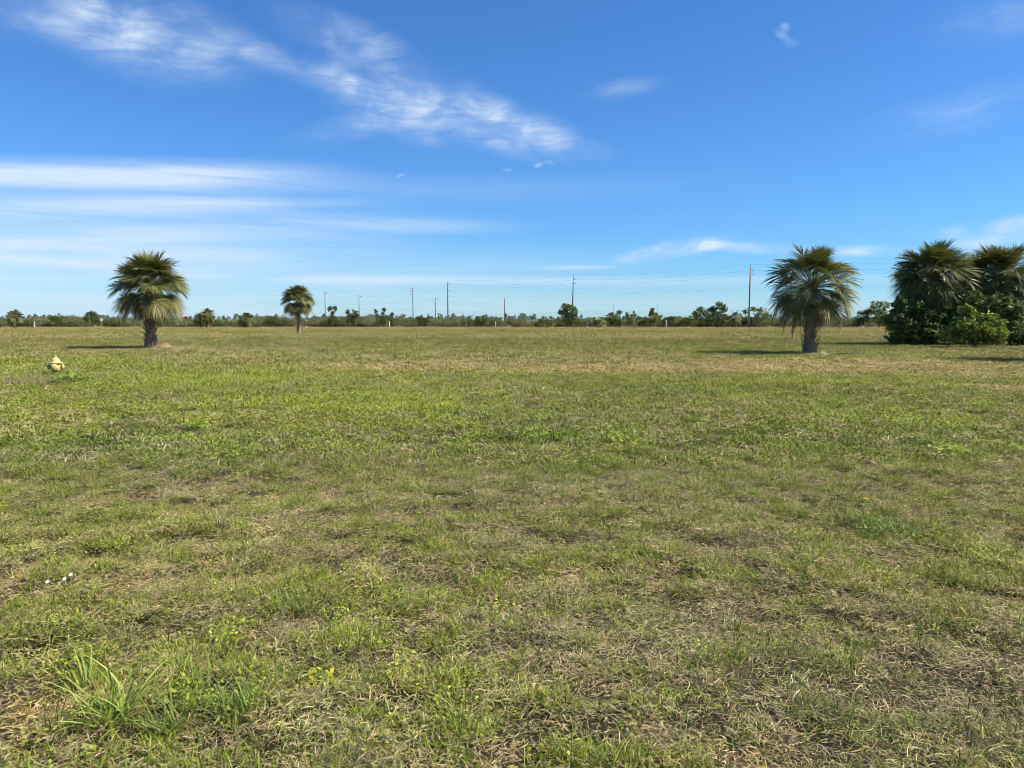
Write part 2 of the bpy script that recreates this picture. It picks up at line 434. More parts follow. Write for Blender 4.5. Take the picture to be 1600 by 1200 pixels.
def leaflets(rng, n, rad, size, zlo, zhi):
    """small rounded weed leaves on short stalks"""
    rr = rad * np.sqrt(rng.random(n)); pa = rng.random(n) * 6.283
    ctr = np.stack([rr * np.cos(pa), rr * np.sin(pa), zlo + (zhi - zlo) * rng.random(n)], 1)
    az_ = rng.random(n) * 6.283; tl = np.radians(rng.uniform(-5, 50, n))
    T = np.stack([np.cos(az_) * np.cos(tl), np.sin(az_) * np.cos(tl), np.sin(tl)], 1); S = np.stack([-np.sin(az_), np.cos(az_), rng.uniform(-.4, .4, n)], 1)
    s = size * rng.uniform(.6, 1.3, n)[:, None]
    pts = [ctr - T * s * .6, ctr - T * s * .1 + S * s * .42, ctr + T * s * .35 + S * s * .36, ctr + T * s * .62,
           ctr + T * s * .35 - S * s * .36, ctr - T * s * .1 - S * s * .42]
    V = np.stack(pts, 1).reshape(-1, 3)
    Q = (np.arange(n)[:, None, None] * 6 + np.array([[0, 1, 2, 3], [0, 3, 4, 5]])[None]).reshape(-1, 4)
    v = rng.uniform(.7, 1.3, n); h = rng.uniform(-.12, .2, n)
    return V, Q, np.repeat(np.stack([v * (1 + h), v, v * (1 - h)], 1), 6, 0)


def tuft(name, parts, mat):
    mb = MB()
    for p in parts: mb.add(*p)
    return bpy.data.objects.new(name, mb.mesh(name, mat))


def scatter(name, variants, P, idx, rot, scl, tint, label, cat):
    """ONE object: a cloud of points on which geometry nodes set copies of the tuft meshes"""
    me = bpy.data.meshes.new(name); n = len(P)
    me.vertices.add(n); me.vertices.foreach_set('co', P.astype(np.float32).ravel())
    for nm, ty, arr in (('idx', 'INT', idx.astype(np.int32)), ('rot', 'FLOAT_VECTOR', rot.astype(np.float32)), ('scl', 'FLOAT_VECTOR', scl.astype(np.float32))):
        at = me.attributes.new(nm, ty, 'POINT'); at.data.foreach_set('value' if ty == 'INT' else 'vector', arr.ravel())
    at = me.attributes.new('tint', 'FLOAT_COLOR', 'POINT')
    at.data.foreach_set('color', np.concatenate([tint, np.ones((n, 1))], 1).astype(np.float32).ravel())
    me.update()
    o = bpy.data.objects.new(name, me); col.objects.link(o)
    ng = bpy.data.node_groups.new(name + '_scatter', 'GeometryNodeTree')
    ng.interface.new_socket('Geometry', in_out='INPUT', socket_type='NodeSocketGeometry')
    ng.interface.new_socket('Geometry', in_out='OUTPUT', socket_type='NodeSocketGeometry')
    N, L = ng.nodes, ng.links
    gi, go = N.new('NodeGroupInput'), N.new('NodeGroupOutput')

    def attr(nm, dt):
        a = N.new('GeometryNodeInputNamedAttribute'); a.data_type = dt; a.inputs['Name'].default_value = nm
        return next(s for s in a.outputs if s.enabled and s.name == 'Attribute')
    ai, ar, as_ = attr('idx', 'INT'), attr('rot', 'FLOAT_VECTOR'), attr('scl', 'FLOAT_VECTOR')
    e2r = N.new('FunctionNodeEulerToRotation'); L.new(ar, e2r.inputs[0])
    jn = N.new('GeometryNodeJoinGeometry')
    for k, v in enumerate(variants):
        oi = N.new('GeometryNodeObjectInfo'); oi.inputs['Object'].default_value = v; oi.inputs['As Instance'].default_value = False
        cp = N.new('FunctionNodeCompare'); cp.data_type = 'INT'; cp.operation = 'EQUAL'
        ins = [s for s in cp.inputs if s.enabled]; L.new(ai, ins[0]); ins[1].default_value = k
        ip = N.new('GeometryNodeInstanceOnPoints')
        L.new(gi.outputs[0], ip.inputs['Points']); L.new(cp.outputs[0], ip.inputs['Selection']); L.new(oi.outputs['Geometry'], ip.inputs['Instance'])
        L.new(e2r.outputs[0], ip.inputs['Rotation']); L.new(as_, ip.inputs['Scale'])
        L.new(ip.outputs[0], jn.inputs[0])
    L.new(jn.outputs[0], go.inputs[0])
    md = o.modifiers.new('scatter', 'NODES'); md.node_group = ng
    tag(o, label, cat, kind='stuff')
    return o


NPR = np.random.default_rng(5)


def ring(y0, y1, dens):
    area = .72 * (y1 * y1 - y0 * y0) + 4 * (y1 - y0)
    n = int(area * dens); m = int(n * 1.05)
    a, b = .72 * y0 + 2, .72 * y1 + 2
    w = np.sqrt(a * a + (b * b - a * a) * NPR.random(m)); y = (w - 2) / .72
    return np.stack([(NPR.random(m) * 2 - 1) * w, y], 1)


class Layer:
    def __init__(s, name, label, cat): s.name, s.label, s.cat, s.var, s.rows = name, label, cat, [], []

    def tier(s, variants, y0, y1, dens, prob, tint, smin, smax, tilt=10, sink=0., dense=False):
        p = ring(y0, y1, dens); g, tan, lush = field(p[:, 0], p[:, 1])
        tus = (1 if dense else 0) * .78 + (.22 if dense else 1) * (1 + (fbm(p[:, 0] * 5.5, p[:, 1] * 5.5, 131, 2) - .5) * 4.2 * (1 - sstep(9, 26, p[:, 1])))
        keep = NPR.random(len(p)) < prob(g, tan, lush) * np.clip(tus, .3, 1.6); p, g, tan, lush = p[keep], g[keep], tan[keep], lush[keep]; n = len(p)
        k0 = len(s.var); s.var += variants
        idx = k0 + NPR.integers(0, len(variants), n)
        rot = np.stack([np.radians((NPR.random(n) - .5) * 2 * tilt), np.radians((NPR.random(n) - .5) * 2 * tilt), NPR.random(n) * 6.283], 1)
        sc = smin + (smax - smin) * NPR.random(n); scl = np.stack([sc, sc, sc * NPR.uniform(.7, 1.3, n)], 1)
        P = np.stack([p[:, 0], p[:, 1], height(p[:, 0], p[:, 1]) - sink], 1)
        tt = tint(g, tan, lush) * NPR.uniform(.62, 1.36, (n, 1)) * (1 + (NPR.random((n, 3)) - .5) * .15) * (1 - .16 * sstep(26, 60, p[:, 1]))[:, None]
        s.rows.append((P, idx, rot, scl, tt)); return s

    def build(s):
        a = [np.concatenate(x) for x in zip(*s.rows)]
        return scatter(s.name, s.var, a[0], a[1], a[2], a[3], a[4], s.label, s.cat)


rg = np.random.default_rng(77)
SB, GB = M['straw_blade'], M['green_blade']
st = lambda g, t, l: straw_tint(t)
gt = lambda g, t, l: green_tint(l)

straw = Layer('dry_grass', 'dry tan and grey grass straw lying all over the field', 'dry grass')
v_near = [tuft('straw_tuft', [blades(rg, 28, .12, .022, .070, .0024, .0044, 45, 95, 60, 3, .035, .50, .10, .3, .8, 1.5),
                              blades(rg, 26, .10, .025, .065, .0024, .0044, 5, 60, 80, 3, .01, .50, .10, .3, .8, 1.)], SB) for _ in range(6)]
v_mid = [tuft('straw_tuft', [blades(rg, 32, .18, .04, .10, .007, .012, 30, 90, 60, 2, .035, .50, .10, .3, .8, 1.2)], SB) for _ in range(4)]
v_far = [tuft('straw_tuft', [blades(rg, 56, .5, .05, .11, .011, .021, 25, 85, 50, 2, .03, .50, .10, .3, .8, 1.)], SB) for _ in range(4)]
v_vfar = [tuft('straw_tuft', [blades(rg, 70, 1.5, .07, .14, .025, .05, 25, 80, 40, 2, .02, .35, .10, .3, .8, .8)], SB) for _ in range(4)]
straw.tier(v_near, 2.0, 9.5, 230, lambda g, t, l: 1.1 - .42 * g, st, .7, 1.35, dense=True)
straw.tier(v_mid, 8.5, 25, 64, lambda g, t, l: 1.1 - .55 * g, st, .7, 1.4, dense=True)
straw.tier(v_far, 23, 72, 8.5, lambda g, t, l: 1.12 - .8 * g, st, .7, 1.4)
straw.tier(v_vfar, 68, 186, 1.9, lambda g, t, l: 1.12 - .8 * g, st, .7, 1.4)
straw.build()

green = Layer('green_grass', 'short green grass growing through the dry straw of the field', 'grass')
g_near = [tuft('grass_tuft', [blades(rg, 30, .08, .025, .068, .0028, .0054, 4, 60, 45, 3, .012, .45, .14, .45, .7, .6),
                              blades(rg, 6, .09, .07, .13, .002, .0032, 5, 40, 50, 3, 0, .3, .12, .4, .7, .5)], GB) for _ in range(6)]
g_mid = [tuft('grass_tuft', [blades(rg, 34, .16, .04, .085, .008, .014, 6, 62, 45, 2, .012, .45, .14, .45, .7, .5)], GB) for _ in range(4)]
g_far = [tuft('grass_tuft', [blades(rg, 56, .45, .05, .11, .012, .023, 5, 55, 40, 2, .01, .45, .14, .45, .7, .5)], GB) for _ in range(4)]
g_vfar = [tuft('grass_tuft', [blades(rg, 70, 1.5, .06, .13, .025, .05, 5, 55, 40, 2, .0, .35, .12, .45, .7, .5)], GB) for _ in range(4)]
pg = lambda g, t, l: .15 + 1.0 * g
green.tier(g_near, 2.0, 9.5, 300, pg, gt, .65, 1.35)
green.tier(g_mid, 8.5, 25, 88, pg, gt, .7, 1.4)
green.tier(g_far, 23, 72, 9, pg, gt, .7, 1.4)
green.tier(g_vfar, 68, 186, 1.9, pg, gt, .7, 1.4)
green.build()

weeds = Layer('clover', 'patches of small round leaved weeds among the grass', 'weeds')
w_near = [tuft('weed_tuft', [leaflets(rg, 34, .09, .0115, .012, .05)], GB) for _ in range(5)]
w_mid = [tuft('weed_tuft', [leaflets(rg, 60, .17, .020, .015, .07)], GB) for _ in range(4)]
wt_tint = lambda g, t, l: green_tint(np.clip(l * .6 + .15, -1, 1)) * 1.1
pw = lambda g, t, l: np.clip((g - .35) * 1.5, 0.05, .9) * np.clip(.5 + np.abs(l), 0, 1)
weeds.tier(w_near, 2.0, 9.5, 170, pw, wt_tint, .6, 1.4)
weeds.tier(w_mid, 8.5, 24, 24, pw, wt_tint, .6, 1.4)
weeds.build()

tall = Layer('tall_grass', 'thin taller grass blades standing above the mown field', 'grass')
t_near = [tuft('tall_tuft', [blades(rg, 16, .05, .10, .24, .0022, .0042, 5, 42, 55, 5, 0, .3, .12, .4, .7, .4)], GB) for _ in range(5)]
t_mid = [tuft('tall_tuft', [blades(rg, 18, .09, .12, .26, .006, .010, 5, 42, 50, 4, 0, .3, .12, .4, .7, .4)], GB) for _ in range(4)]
tt_ = lambda g, t, l: mix3(green_tint(l) * np.array([.92, 1.02, 1.1]), (.40, .34, .19), (NPR.random(len(g)) < .32) * .9)
tall.tier(t_near, 2.2, 10, 5.0, lambda g, t, l: .25 + .7 * g, tt_, .55, 1.25)
tall.tier(t_mid, 9, 27, 3.2, lambda g, t, l: .2 + .8 * g * (l > -.1), tt_, .5, 1.15)
tall.build()


# ------------------------------------------------------------------ palms
def unit(v): return v / (np.linalg.norm(v) + 1e-9)


def add_frond(mb, rng, base, azm, elv, pet, fan, n, bend, grav, cgreen, ctip, spread=2.5, lift=.20, cbend=None, roll=.8):
    """one fan frond: stalk, then a costa with folded leaflets that droop at their tips"""
    H = np.array([math.cos(azm), math.sin(azm), 0]); Z = np.array([0, 0, 1.0]); S = np.array([-math.sin(azm), math.cos(azm), 0])
    S = unit(S + Z * rng.uniform(-roll, roll))
    cbend = bend if cbend is None else cbend
    m = 6; p = np.array(base, float); pts = [p]; e = elv
    for i in range(m):
        e = e - bend * .35 / m; T = math.cos(e) * H + math.sin(e) * Z; p = p + T * pet / m; pts.append(p)
    mb.tube(pts, np.linspace(.028, .014, m + 1), 4, np.array(ctip) * .9 + np.array(cgreen) * .3)
    cl_, q = .24 * fan, 7; cp, cT = [p], [T]; e2 = e
    for i in range(q):
        e2 = e2 - cbend / q; T2 = math.cos(e2) * H + math.sin(e2) * Z; p = p + T2 * cl_ / q; cp.append(p); cT.append(T2)
    cp, cT = np.array(cp), np.array(cT)
    a = np.linspace(-spread, spread, n); u = (1 - np.abs(a) / spread) * q; i0 = np.minimum(u.astype(int), q - 1); f = (u - i0)[:, None]
    B = cp[i0] * (1 - f) + cp[i0 + 1] * f; Tt = cT[i0]; N = np.cross(Tt, S); N *= np.sign(N[:, 2:3] + 1e-6)
    D = np.cos(a)[:, None] * Tt + np.sin(a)[:, None] * S + (lift * np.abs(np.sin(a)))[:, None] * N
    D /= np.linalg.norm(D, axis=1, keepdims=True)
    Ln = fan * (.82 + .10 * np.cos(a)) * rng.uniform(.86, 1.08, n)
    t = np.array([0, .22, .45, .72, 1.0]); k = len(t)
    g_ = grav * rng.uniform(.7, 1.4, n)
    P = B[:, None] + D[:, None] * (Ln[:, None] * t[None] * (1 - .25 * g_[:, None] * t[None] ** 2))[..., None]
    P[:, :, 2] -= (Ln * g_)[:, None] * t[None] ** 2.8
    P += rng.normal(0, .012, (n, 1, 3)) * t[None, :, None]
    da = 2 * spread / n; wmax = Ln * .45 * da * .95
    Sd = np.cross(D, N); tw = rng.uniform(-.6, .6, (n, 1)); Sd = Sd * np.cos(tw) + N * np.sin(tw)
    Sd /= np.linalg.norm(Sd, axis=1, keepdims=True)
    w = np.stack([.006 + 0 * Ln, wmax * .75, wmax * 1.2, wmax * .75, .003 + 0 * Ln], 1)
    off = Sd[:, None] * w[..., None] / 2
    V = np.stack([P - off, P + off], 2).reshape(-1, 3)
    q0 = np.array([[2 * i, 2 * i + 1, 2 * i + 3, 2 * i + 2] for i in range(k - 1)])
    Q = (np.arange(n)[:, None, None] * 2 * k + q0[None]).reshape(-1, 4)
    v = rng.uniform(.75, 1.25, (n, 1, 1)); tt = (t ** 1.5)[None, :, None]
    C = (np.array(cgreen)[None, None] * (1 - tt) + np.array(ctip)[None, None] * tt) * v
    mb.add(V, Q, np.repeat(C, 2, 1).reshape(-1, 3))


def palm(label, x, y, hg, rt, seed, green=(34, 85, -38), dead=(16, -45, -85), pet=1.05, fan=1.15, leaf=34, old=6, gap=None, lean=(0, 0), boots=60, group=None, flare=1.35, deadlen=.8, twop=None):
    rng = np.random.default_rng(seed)
    root = empty('cabbage_palm', (x, y, gz(x, y) - .03)); tag(root, label, 'palm tree', group)
    top = np.array([lean[0], lean[1], hg])
    ts = np.linspace(0, 1, 12); pts = np.outer(ts, top) + np.stack([.05 * np.sin(ts * 5 + seed), .04 * np.cos(ts * 4 + seed) - .04 * math.cos(seed), 0 * ts], 1) * ts[:, None]
    rad = rt * np.interp(ts, [0, .06, .2, .6, 1], [flare * 1.15, flare, 1.05, .95, .6])
    mb = MB(); mb.tube(pts, rad, 14, (.25, .19, .135), .22, rng)
    for i in range(boots):                                   # old leaf bases standing off the trunk in a lattice
        f = .08 + .9 * (i + rng.random() * .5) / boots; an = i * 2.39996 + rng.uniform(-.2, .2)
        c = np.array([np.interp(f, ts, pts[:, j]) for j in range(3)]); r_ = np.interp(f, ts, rad)
        o_ = np.array([math.cos(an), math.sin(an), 0]); s_ = np.array([-math.sin(an), math.cos(an), 0])
        l_ = rng.uniform(.22, .46); w_ = rt * rng.uniform(.26, .45); out = rng.uniform(.3, .8)
        b0 = c + o_ * r_ * .86; b1 = b0 + (o_ * out + np.array([0, 0, 1])) * l_ * .8; th = o_ * .05
        V = [b0 - s_ * w_, b0 + s_ * w_, b1 + s_ * w_ * .35, b1 - s_ * w_ * .35]; V += [v + th for v in V]
        cc = np.array((.36, .28, .20)) * rng.uniform(.55, 1.35)
        mb.add(V, [(0, 3, 2, 1), (4, 5, 6, 7), (0, 1, 5, 4), (1, 2, 6, 5), (2, 3, 7, 6), (3, 0, 4, 7)], cc)
    for i in range(9):                                       # roots and litter at the foot
        an = rng.random() * 6.283; l_ = rt * rng.uniform(.5, 1.1); o_ = np.array([math.cos(an), math.sin(an), 0])
        mb.tube([o_ * rt * .8 + [0, 0, .14], o_ * (rt + l_ * .5) + [0, 0, .06], o_ * (rt + l_) + [0, 0, .0]], [.07, .045, .02], 5, (.2, .17, .14))
    mb.build('trunk', M['palm_bark'], root)
    cr = MB(); n, e0, e1 = green
    for i in range(n):
        f = (i + .5) / n; sn = math.sin(R(e0)) + (math.sin(R(e1)) - math.sin(R(e0))) * f ** .92; elv = .45 * math.degrees(math.asin(sn)) + .55 * (e0 + (e1 - e0) * f) + rng.uniform(-11, 11)
        if rng.random() < .04: continue
        if gap and gap[0] > elv > gap[1]: elv = gap[0] + 6 * rng.random() if elv > sum(gap) / 2 else gap[1] - 6 * rng.random()
        azm = i * 2.39996 + rng.uniform(-.45, .45)
        yel = max(0, (i - (n - old)) / max(1, old)) if old else 0
        cg = np.array((.112, .132, .048)) * rng.uniform(.55, 1.4) * (1 - yel) + np.array((.18, .175, .062)) * yel
        ct = np.array((.155, .165, .075)) * (1 - yel) + np.array((.26, .19, .10)) * yel
        k = rng.uniform(.82, 1.08)
        yf = 1 - .12 * (f < .12)
        bend = R(30 + 22 * (1 - abs(elv) / 90)) if elv > -20 else R(24)
        b = top + np.array([math.cos(azm) * rt * .5, math.sin(azm) * rt * .5, .12 - .5 * f - (.22 if gap and elv < sum(gap) / 2 else 0)])
        add_frond(cr, rng, b, azm, R(elv), pet * k * yf * (1.12 if abs(elv) < 35 else 1), fan * k, leaf, bend, .08 + .12 * f + .14 * yel, cg, ct, cbend=R(float(np.interp(elv, [-60, -20, 20, 60, 88], [25, 38, 45, 40, 15])) * rng.uniform(.7, 1.2)))
    cr.build('crown', M['frond'], root)
    nd, d0, d1 = dead
    if nd:
        dk = MB()
        for i in range(nd):
            azm = i * 2.39996 + rng.uniform(-.5, .5); elv = d0 + (d1 - d0) * rng.random()
            cg = np.array((.15, .09, .052)) * rng.uniform(.5, 1.6); ct = np.array((.21, .14, .085)) * rng.uniform(.5, 1.6)
            b = top + np.array([math.cos(azm) * rt * .8, math.sin(azm) * rt * .8, -.35 - .5 * rng.random()])
            add_frond(dk, rng, b, azm, R(elv), pet * rng.uniform(.5, 1.0) * deadlen, fan * rng.uniform(.7, 1) * deadlen, max(10, leaf // 2), R(25), .75, cg, ct, spread=1.5, lift=.6)
        dk.build('dead_fronds', M['dead_frond'], root)
    return root


x, y = gpt(1265, 553); palm('big round cabbage palm standing alone left of the dark thicket', x, y, 3.4, .23, 4, (88, 88, -32), (12, -18, -55), 1.2, .96, 46, 5, deadlen=1.05)
x, y = gpt(235, 545); palm('cabbage palm with yellowing drooping fronds beside a heap of dead grass', x, y, 3.75, .23, 9, (108, 88, -26), (28, -32, -80), 1.08, 1.03, 46, 30, gap=(11, -3), boots=90, lean=(.12, 0), deadlen=.75)
x, y = gpt(467, 522); palm('slim cabbage palm with pale trunk left of the utility poles', x, y, 4.45, .20, 14, (110, 88, -30), (14, -35, -80), 1.04, 1.0, 34, 24, gap=(7, -3), deadlen=.75)
palm('tall cabbage palm rising from the left part of the thicket', *wpt(1456, 500, 52)[:2], 4.65, .28, 21, (140, 88, -44), (22, -30, -80), 1.38, 1.26, 46, 14, group=None, deadlen=.9)
palm('cabbage palm of the thicket cut off by the right photo edge', *wpt(1556, 500, 52.6)[:2], 4.55, .28, 27, (140, 88, -44), (22, -30, -80), 1.48, 1.3, 46, 14, deadlen=.9)
palm('cabbage palm beyond the right photo edge shading the tan grass', 24.0, 30.6, 4.4, .30, 31, (44, 86, -48), (10, -40, -80), 1.1, 1.25, 30, 6)
palm('small far palm near the left photo edge', *wpt(23, 500, 158)[:2], 2.6, .22, 35, (46, 84, -45), (8, -40, -80), .8, .95, 18, 6, boots=20)
palm('left taller palm of the far pair by the red sign', *wpt(324, 500, 172)[:2], 3.1, .22, 36, (46, 84, -45), (8, -40, -80), .85, 1.0, 18, 8, boots=20)
palm('low palm huddled left against its taller far twin', *wpt(314, 500, 172)[:2], 2.3, .22, 37, (42, 84, -45), (8, -40, -80), .85, 1.0, 18, 8, boots=20)
palm('far bushy palm standing alone before the treeline left of the slim palm', *wpt(384, 500, 170)[:2], 2.2, .22, 38, (50, 84, -45), (8, -40, -80), .85, 1.0, 18, 3, boots=20)
palm('small far palm between the round tree and nearest utility pole', *wpt(1149, 500, 178)[:2], 2.7, .2, 39, (30, 84, -40), (8, -40, -80), .75, .9, 18, 5, boots=20)
palm('low dark palm left of the tree at the leaning pole', *wpt(843, 500, 176)[:2], .9, .25, 41, (34, 84, -15), (0, 0, 0), .75, .95, 18, 2, boots=8)
palm('low browner palm touching the big far tree by the leaning pole', *wpt(857, 500, 177)[:2], .8, .25, 42, (30, 84, -15), (4, -20, -60), .75, .95, 18, 14, boots=8)
palm('low far palm before the dense round bush', *wpt(938, 500, 180)[:2], 1.3, .2, 43, (28, 84, -25), (3, -40, -80), .75, .9, 18, 5, boots=8)


# ------------------------------------------------------------------ leafy trees and shrubs
def leaf_cloud(mb, rng, c, r, n, size, base, var=.35, shell=.55, flat=0., aspect=1.7):
    """leaves through an ellipsoid, more of them towards its outside"""
    d = rng.normal(size=(n, 3)); d /= np.linalg.norm(d, axis=1, keepdims=True)
    rad = (shell + (1 - shell) * rng.random(n)) * (1 + rng.normal(0, .10, n))
    P = np.array(c) + d * np.array(r) * rad[:, None]
    nrm = d * .35 + rng.normal(size=(n, 3)) * .7 + np.array([0, 0, flat]); nrm /= np.linalg.norm(nrm, axis=1, keepdims=True)
    T = np.cross(nrm, rng.normal(size=(n, 3))); T /= np.linalg.norm(T, axis=1, keepdims=True); S = np.cross(nrm, T)
    s = size * rng.uniform(.6, 1.35, n)[:, None]
    V = np.stack([P - T * s * aspect / 2, P + S * s * .42 + nrm * s * .1, P + T * s * aspect / 2, P - S * s * .42 + nrm * s * .1], 1).reshape(-1, 3)
    v = rng.uniform(1 - var, 1 + var, (n, 1)); h = rng.uniform(-.12, .12, (n, 1))
    C = np.array(base)[None] * v * np.concatenate([1 + h, np.ones((n, 1)), 1 - h], 1)
    mb.add(V, np.arange(n * 4).reshape(-1, 4), np.repeat(C, 4, 0))


def clumped(mb, rng, c, r, clumps, per, size, base, csz=.42, ref=1.0, **kw):
    """a crown lobe made of many ragged leaf sprays of different size and tone, with gaps between and stray leaves outside"""
    r = np.array(r)
    clumps = max(2, int(clumps * min(1.6, (r[0] * r[2]) ** .5 / ref)))
    for _ in range(clumps * 2):
        d = rng.normal(size=3); d /= np.linalg.norm(d); k = rng.random() ** .45
        cc = np.array(c) + d * r * k * 1.0
        s = csz * rng.uniform(.4, 1.0) * np.array([rng.uniform(.7, 1.5), rng.uniform(.7, 1.5), rng.uniform(.5, 1.1)])
        leaf_cloud(mb, rng, cc, r * s, max(4, int(per * .6 * rng.uniform(.5, 1.4))), size, np.array(base) * rng.uniform(.65, 1.4), shell=.1, **kw)
    leaf_cloud(mb, rng, c, r * 1.05, int(clumps * per * .25), size, np.array(base), shell=.2, **kw)


def tree(name, label, cat, px, dist, lobes, base, seed, size=.22, clumps=5, per=60, rt=.14, trunk_top=None, group=None, trunk=True, mat='leaf', csz=.45, sprays=10, lean=0., depth=1.0, bark=(1, 1, 1)):
    """lobes: crown masses given by where they appear (px, py, half width, half height), built at their real size at that distance"""
    rng = np.random.default_rng(seed)
    b = wpt(px, 500, dist); root = empty(name, (b.x, dist, gz(b.x, dist))); tag(root, label, cat, group)
    s = dist / FPX; o = np.array([b.x, dist, root.location.z])
    cr, tr = MB(), MB(); cents = []
    ref = np.mean([(l[2] * l[3]) ** .5 for l in lobes]) * s
    for lx, ly, rx, ry in lobes:
        w = np.array(wpt(lx, ly, dist)) - o; w[1] += rng.uniform(-.5, .5) * rx * s * depth
        r_ = np.array([rx * s, rx * s * depth, ry * s]); cents.append((w, r_))
        clumped(cr, rng, w, r_, clumps, per, size, base, csz, ref)
    for _ in range(sprays):                                  # twigs that reach out past the crown, leafy along their outer half
        w, r_ = cents[rng.integers(len(cents))]; d = rng.normal(size=3); d[2] = abs(d[2]) * .8 - .15; d /= np.linalg.norm(d)
        e_ = w + d * r_ * rng.uniform(1.05, 1.45); tr.tube([w, (w + e_) / 2 + [0, 0, .05 * r_[2]], e_], [.025, .018, .008], 4, bark)
        for q_ in np.linspace(.55, 1.0, 4):
            leaf_cloud(cr, rng, w * (1 - q_) + e_ * q_, np.full(3, size * rng.uniform(.7, 1.5)), 7, size, np.array(base) * rng.uniform(.8, 1.4), shell=.2)
    if trunk:
        hi = max(c[0][2] for c in cents); top = np.array([lean, 0, hi * .75])
        ts = np.linspace(0, 1, 6)
        tr.tube(np.outer(ts, top) + np.stack([.1 * np.sin(ts * 4 + seed), 0 * ts, 0 * ts - .05], 1) * ts[:, None] ** .5, rt * (1.2 - .8 * ts), 7, bark)
        for w, r_ in cents:
            st_ = top * rng.uniform(.35, .8); md_ = st_ * .4 + w * .6; md_[2] -= .1 * hi
            tr.tube([st_, md_, w], [rt * .5, rt * .35, rt * .12], 5, bark)
        tr.build('trunk', M['bark'], root)
    cr.build('crown', M[mat], root)
    return root


OL = (.14, .175, .075); DK = (.095, .13, .052); GY = (.17, .18, .12); YG = (.15, .18, .065); PN = (.095, .115, .062)
tree('pine_tree', 'slim sparse pine just right of the leftmost utility pole', 'pine tree', 519, 182, [(515, 483, 4, 4), (523, 482, 4.5, 4.5), (519, 489, 4, 3.5), (521, 497, 6, 4), (517, 504, 6, 5)], PN, 51, .17, 7, 39, .10)
tree('pine_tree', 'left of two ragged pines beside the second utility pole', 'pine tree', 545, 182, [(543, 487, 3.5, 4), (547, 493, 4.5, 4.5), (544, 501, 5, 5)], PN, 52, .17, 7, 42, .10)
tree('pine_tree', 'ragged pine touching the second utility pole', 'pine tree', 555, 183, [(555, 488, 4.5, 4.5), (552, 495, 4, 4), (558, 494, 4, 4), (555, 503, 6, 5)], PN, 53, .17, 7, 42, .10)
tree('pine_tree', 'bent pine with two tufts left of the tilted pine', 'pine tree', 592, 182, [(587, 487, 3.5, 3.5), (591, 493, 4, 3.5), (595, 499, 7, 5)], PN, 54, .17, 7, 39, .10, lean=-.6)
tree('pine_tree', 'tilted pine with the highest tuft left of the fourth pole', 'pine tree', 599, 184, [(601, 484, 3, 3.5), (598, 490, 3.5, 3.5), (604, 497, 5, 4), (598, 504, 7, 5)], PN, 55, .17, 7, 39, .10, lean=.5)
tree('pine_tree', 'short pine right of the tilted pine', 'pine tree', 612, 182, [(612, 492, 3, 3.5), (613, 499, 5, 4), (612, 505, 6, 4)], PN, 56, .17, 7, 39, .10)
tree('shade_tree', 'full dark tree standing behind the leaning utility pole', 'tree', 887, 186, [(881, 484, 8, 8), (892, 483, 9, 8), (886, 478, 8, 5), (876, 489, 6, 5), (898, 491, 6, 8), (886, 494, 8, 7), (890, 503, 12, 7), (900, 503, 8, 6)], (.11, .14, .06), 57, .17, 9, 90, .22)
tree('round_bush', 'dense round bush with a stray upper tuft by the thin mast', 'bush', 959, 182, [(957, 495, 9, 8), (955, 503, 11, 8), (964, 502, 10, 8), (968, 488, 4.5, 3.5)], DK, 58, .17, 9, 90, .12)
tree('wispy_shrub', 'pale wispy shrub with upright twigs right of the dense round bush', 'shrub', 986, 181, [(986, 499, 8, 8), (980, 493, 3, 6), (991, 492, 3, 6), (986, 505, 11, 6)], GY, 59, .17, 8, 60, .08)
tree('small_tree', 'small yellowish tree with a knob top near the tall thin mast', 'tree', 1022, 182, [(1019, 483, 3, 3), (1021, 490, 7, 5), (1025, 497, 10, 6), (1018, 500, 7, 6)], YG, 60, .17, 9, 69, .12)
tree('low_tree', 'low spreading green tree left of the broad domed tree', 'tree', 1072, 181, [(1066, 503, 9, 7), (1076, 499, 9, 6), (1082, 505, 9, 6), (1058, 507, 7, 4)], OL, 61, .17, 9, 75, .12)
tree('domed_tree', 'broad domed tree left of the tallest far tree', 'tree', 1095, 184, [(1089, 490, 8, 7), (1100, 488, 8, 7), (1094, 482, 7, 4), (1106, 495, 7, 7), (1092, 500, 11, 8), (1101, 505, 11, 6)], OL, 62, .17, 9, 84, .16)
tree('tallest_tree', 'tallest far tree with rounded top left of the nearest pole', 'tree', 1122, 184, [(1124, 477, 9, 7), (1114, 484, 7, 6), (1131, 483, 6, 7), (1121, 490, 9, 6), (1108, 485, 4, 4), (1120, 500, 13, 8), (1132, 499, 8, 8)], (.105, .13, .062), 63, .17, 9, 84, .18)
tree('airy_tree', 'airy wide tree behind the nearest utility pole', 'tree', 1180, 186, [(1166, 487, 5, 4), (1177, 483, 8, 4), (1190, 484, 8, 5), (1184, 492, 9, 6), (1198, 493, 8, 8), (1176, 502, 10, 8), (1194, 503, 11, 7)], OL, 64, .17, 8, 69, .14)
tree('dark_tree', 'dark low tree right of the big round palm', 'tree', 1350, 184, [(1346, 489, 8, 6), (1356, 487, 8, 6), (1349, 498, 11, 8), (1338, 503, 9, 6)], DK, 65, .17, 9, 84, .14)
tree('broad_tree', 'broad yellow green tree half hidden by the left of the thicket', 'tree', 1374, 182, [(1371, 476, 9, 7), (1381, 478, 8, 8), (1366, 486, 8, 8), (1380, 489, 10, 8), (1372, 498, 13, 8), (1384, 501, 12, 8)], YG, 66, .17, 9, 84, .16)

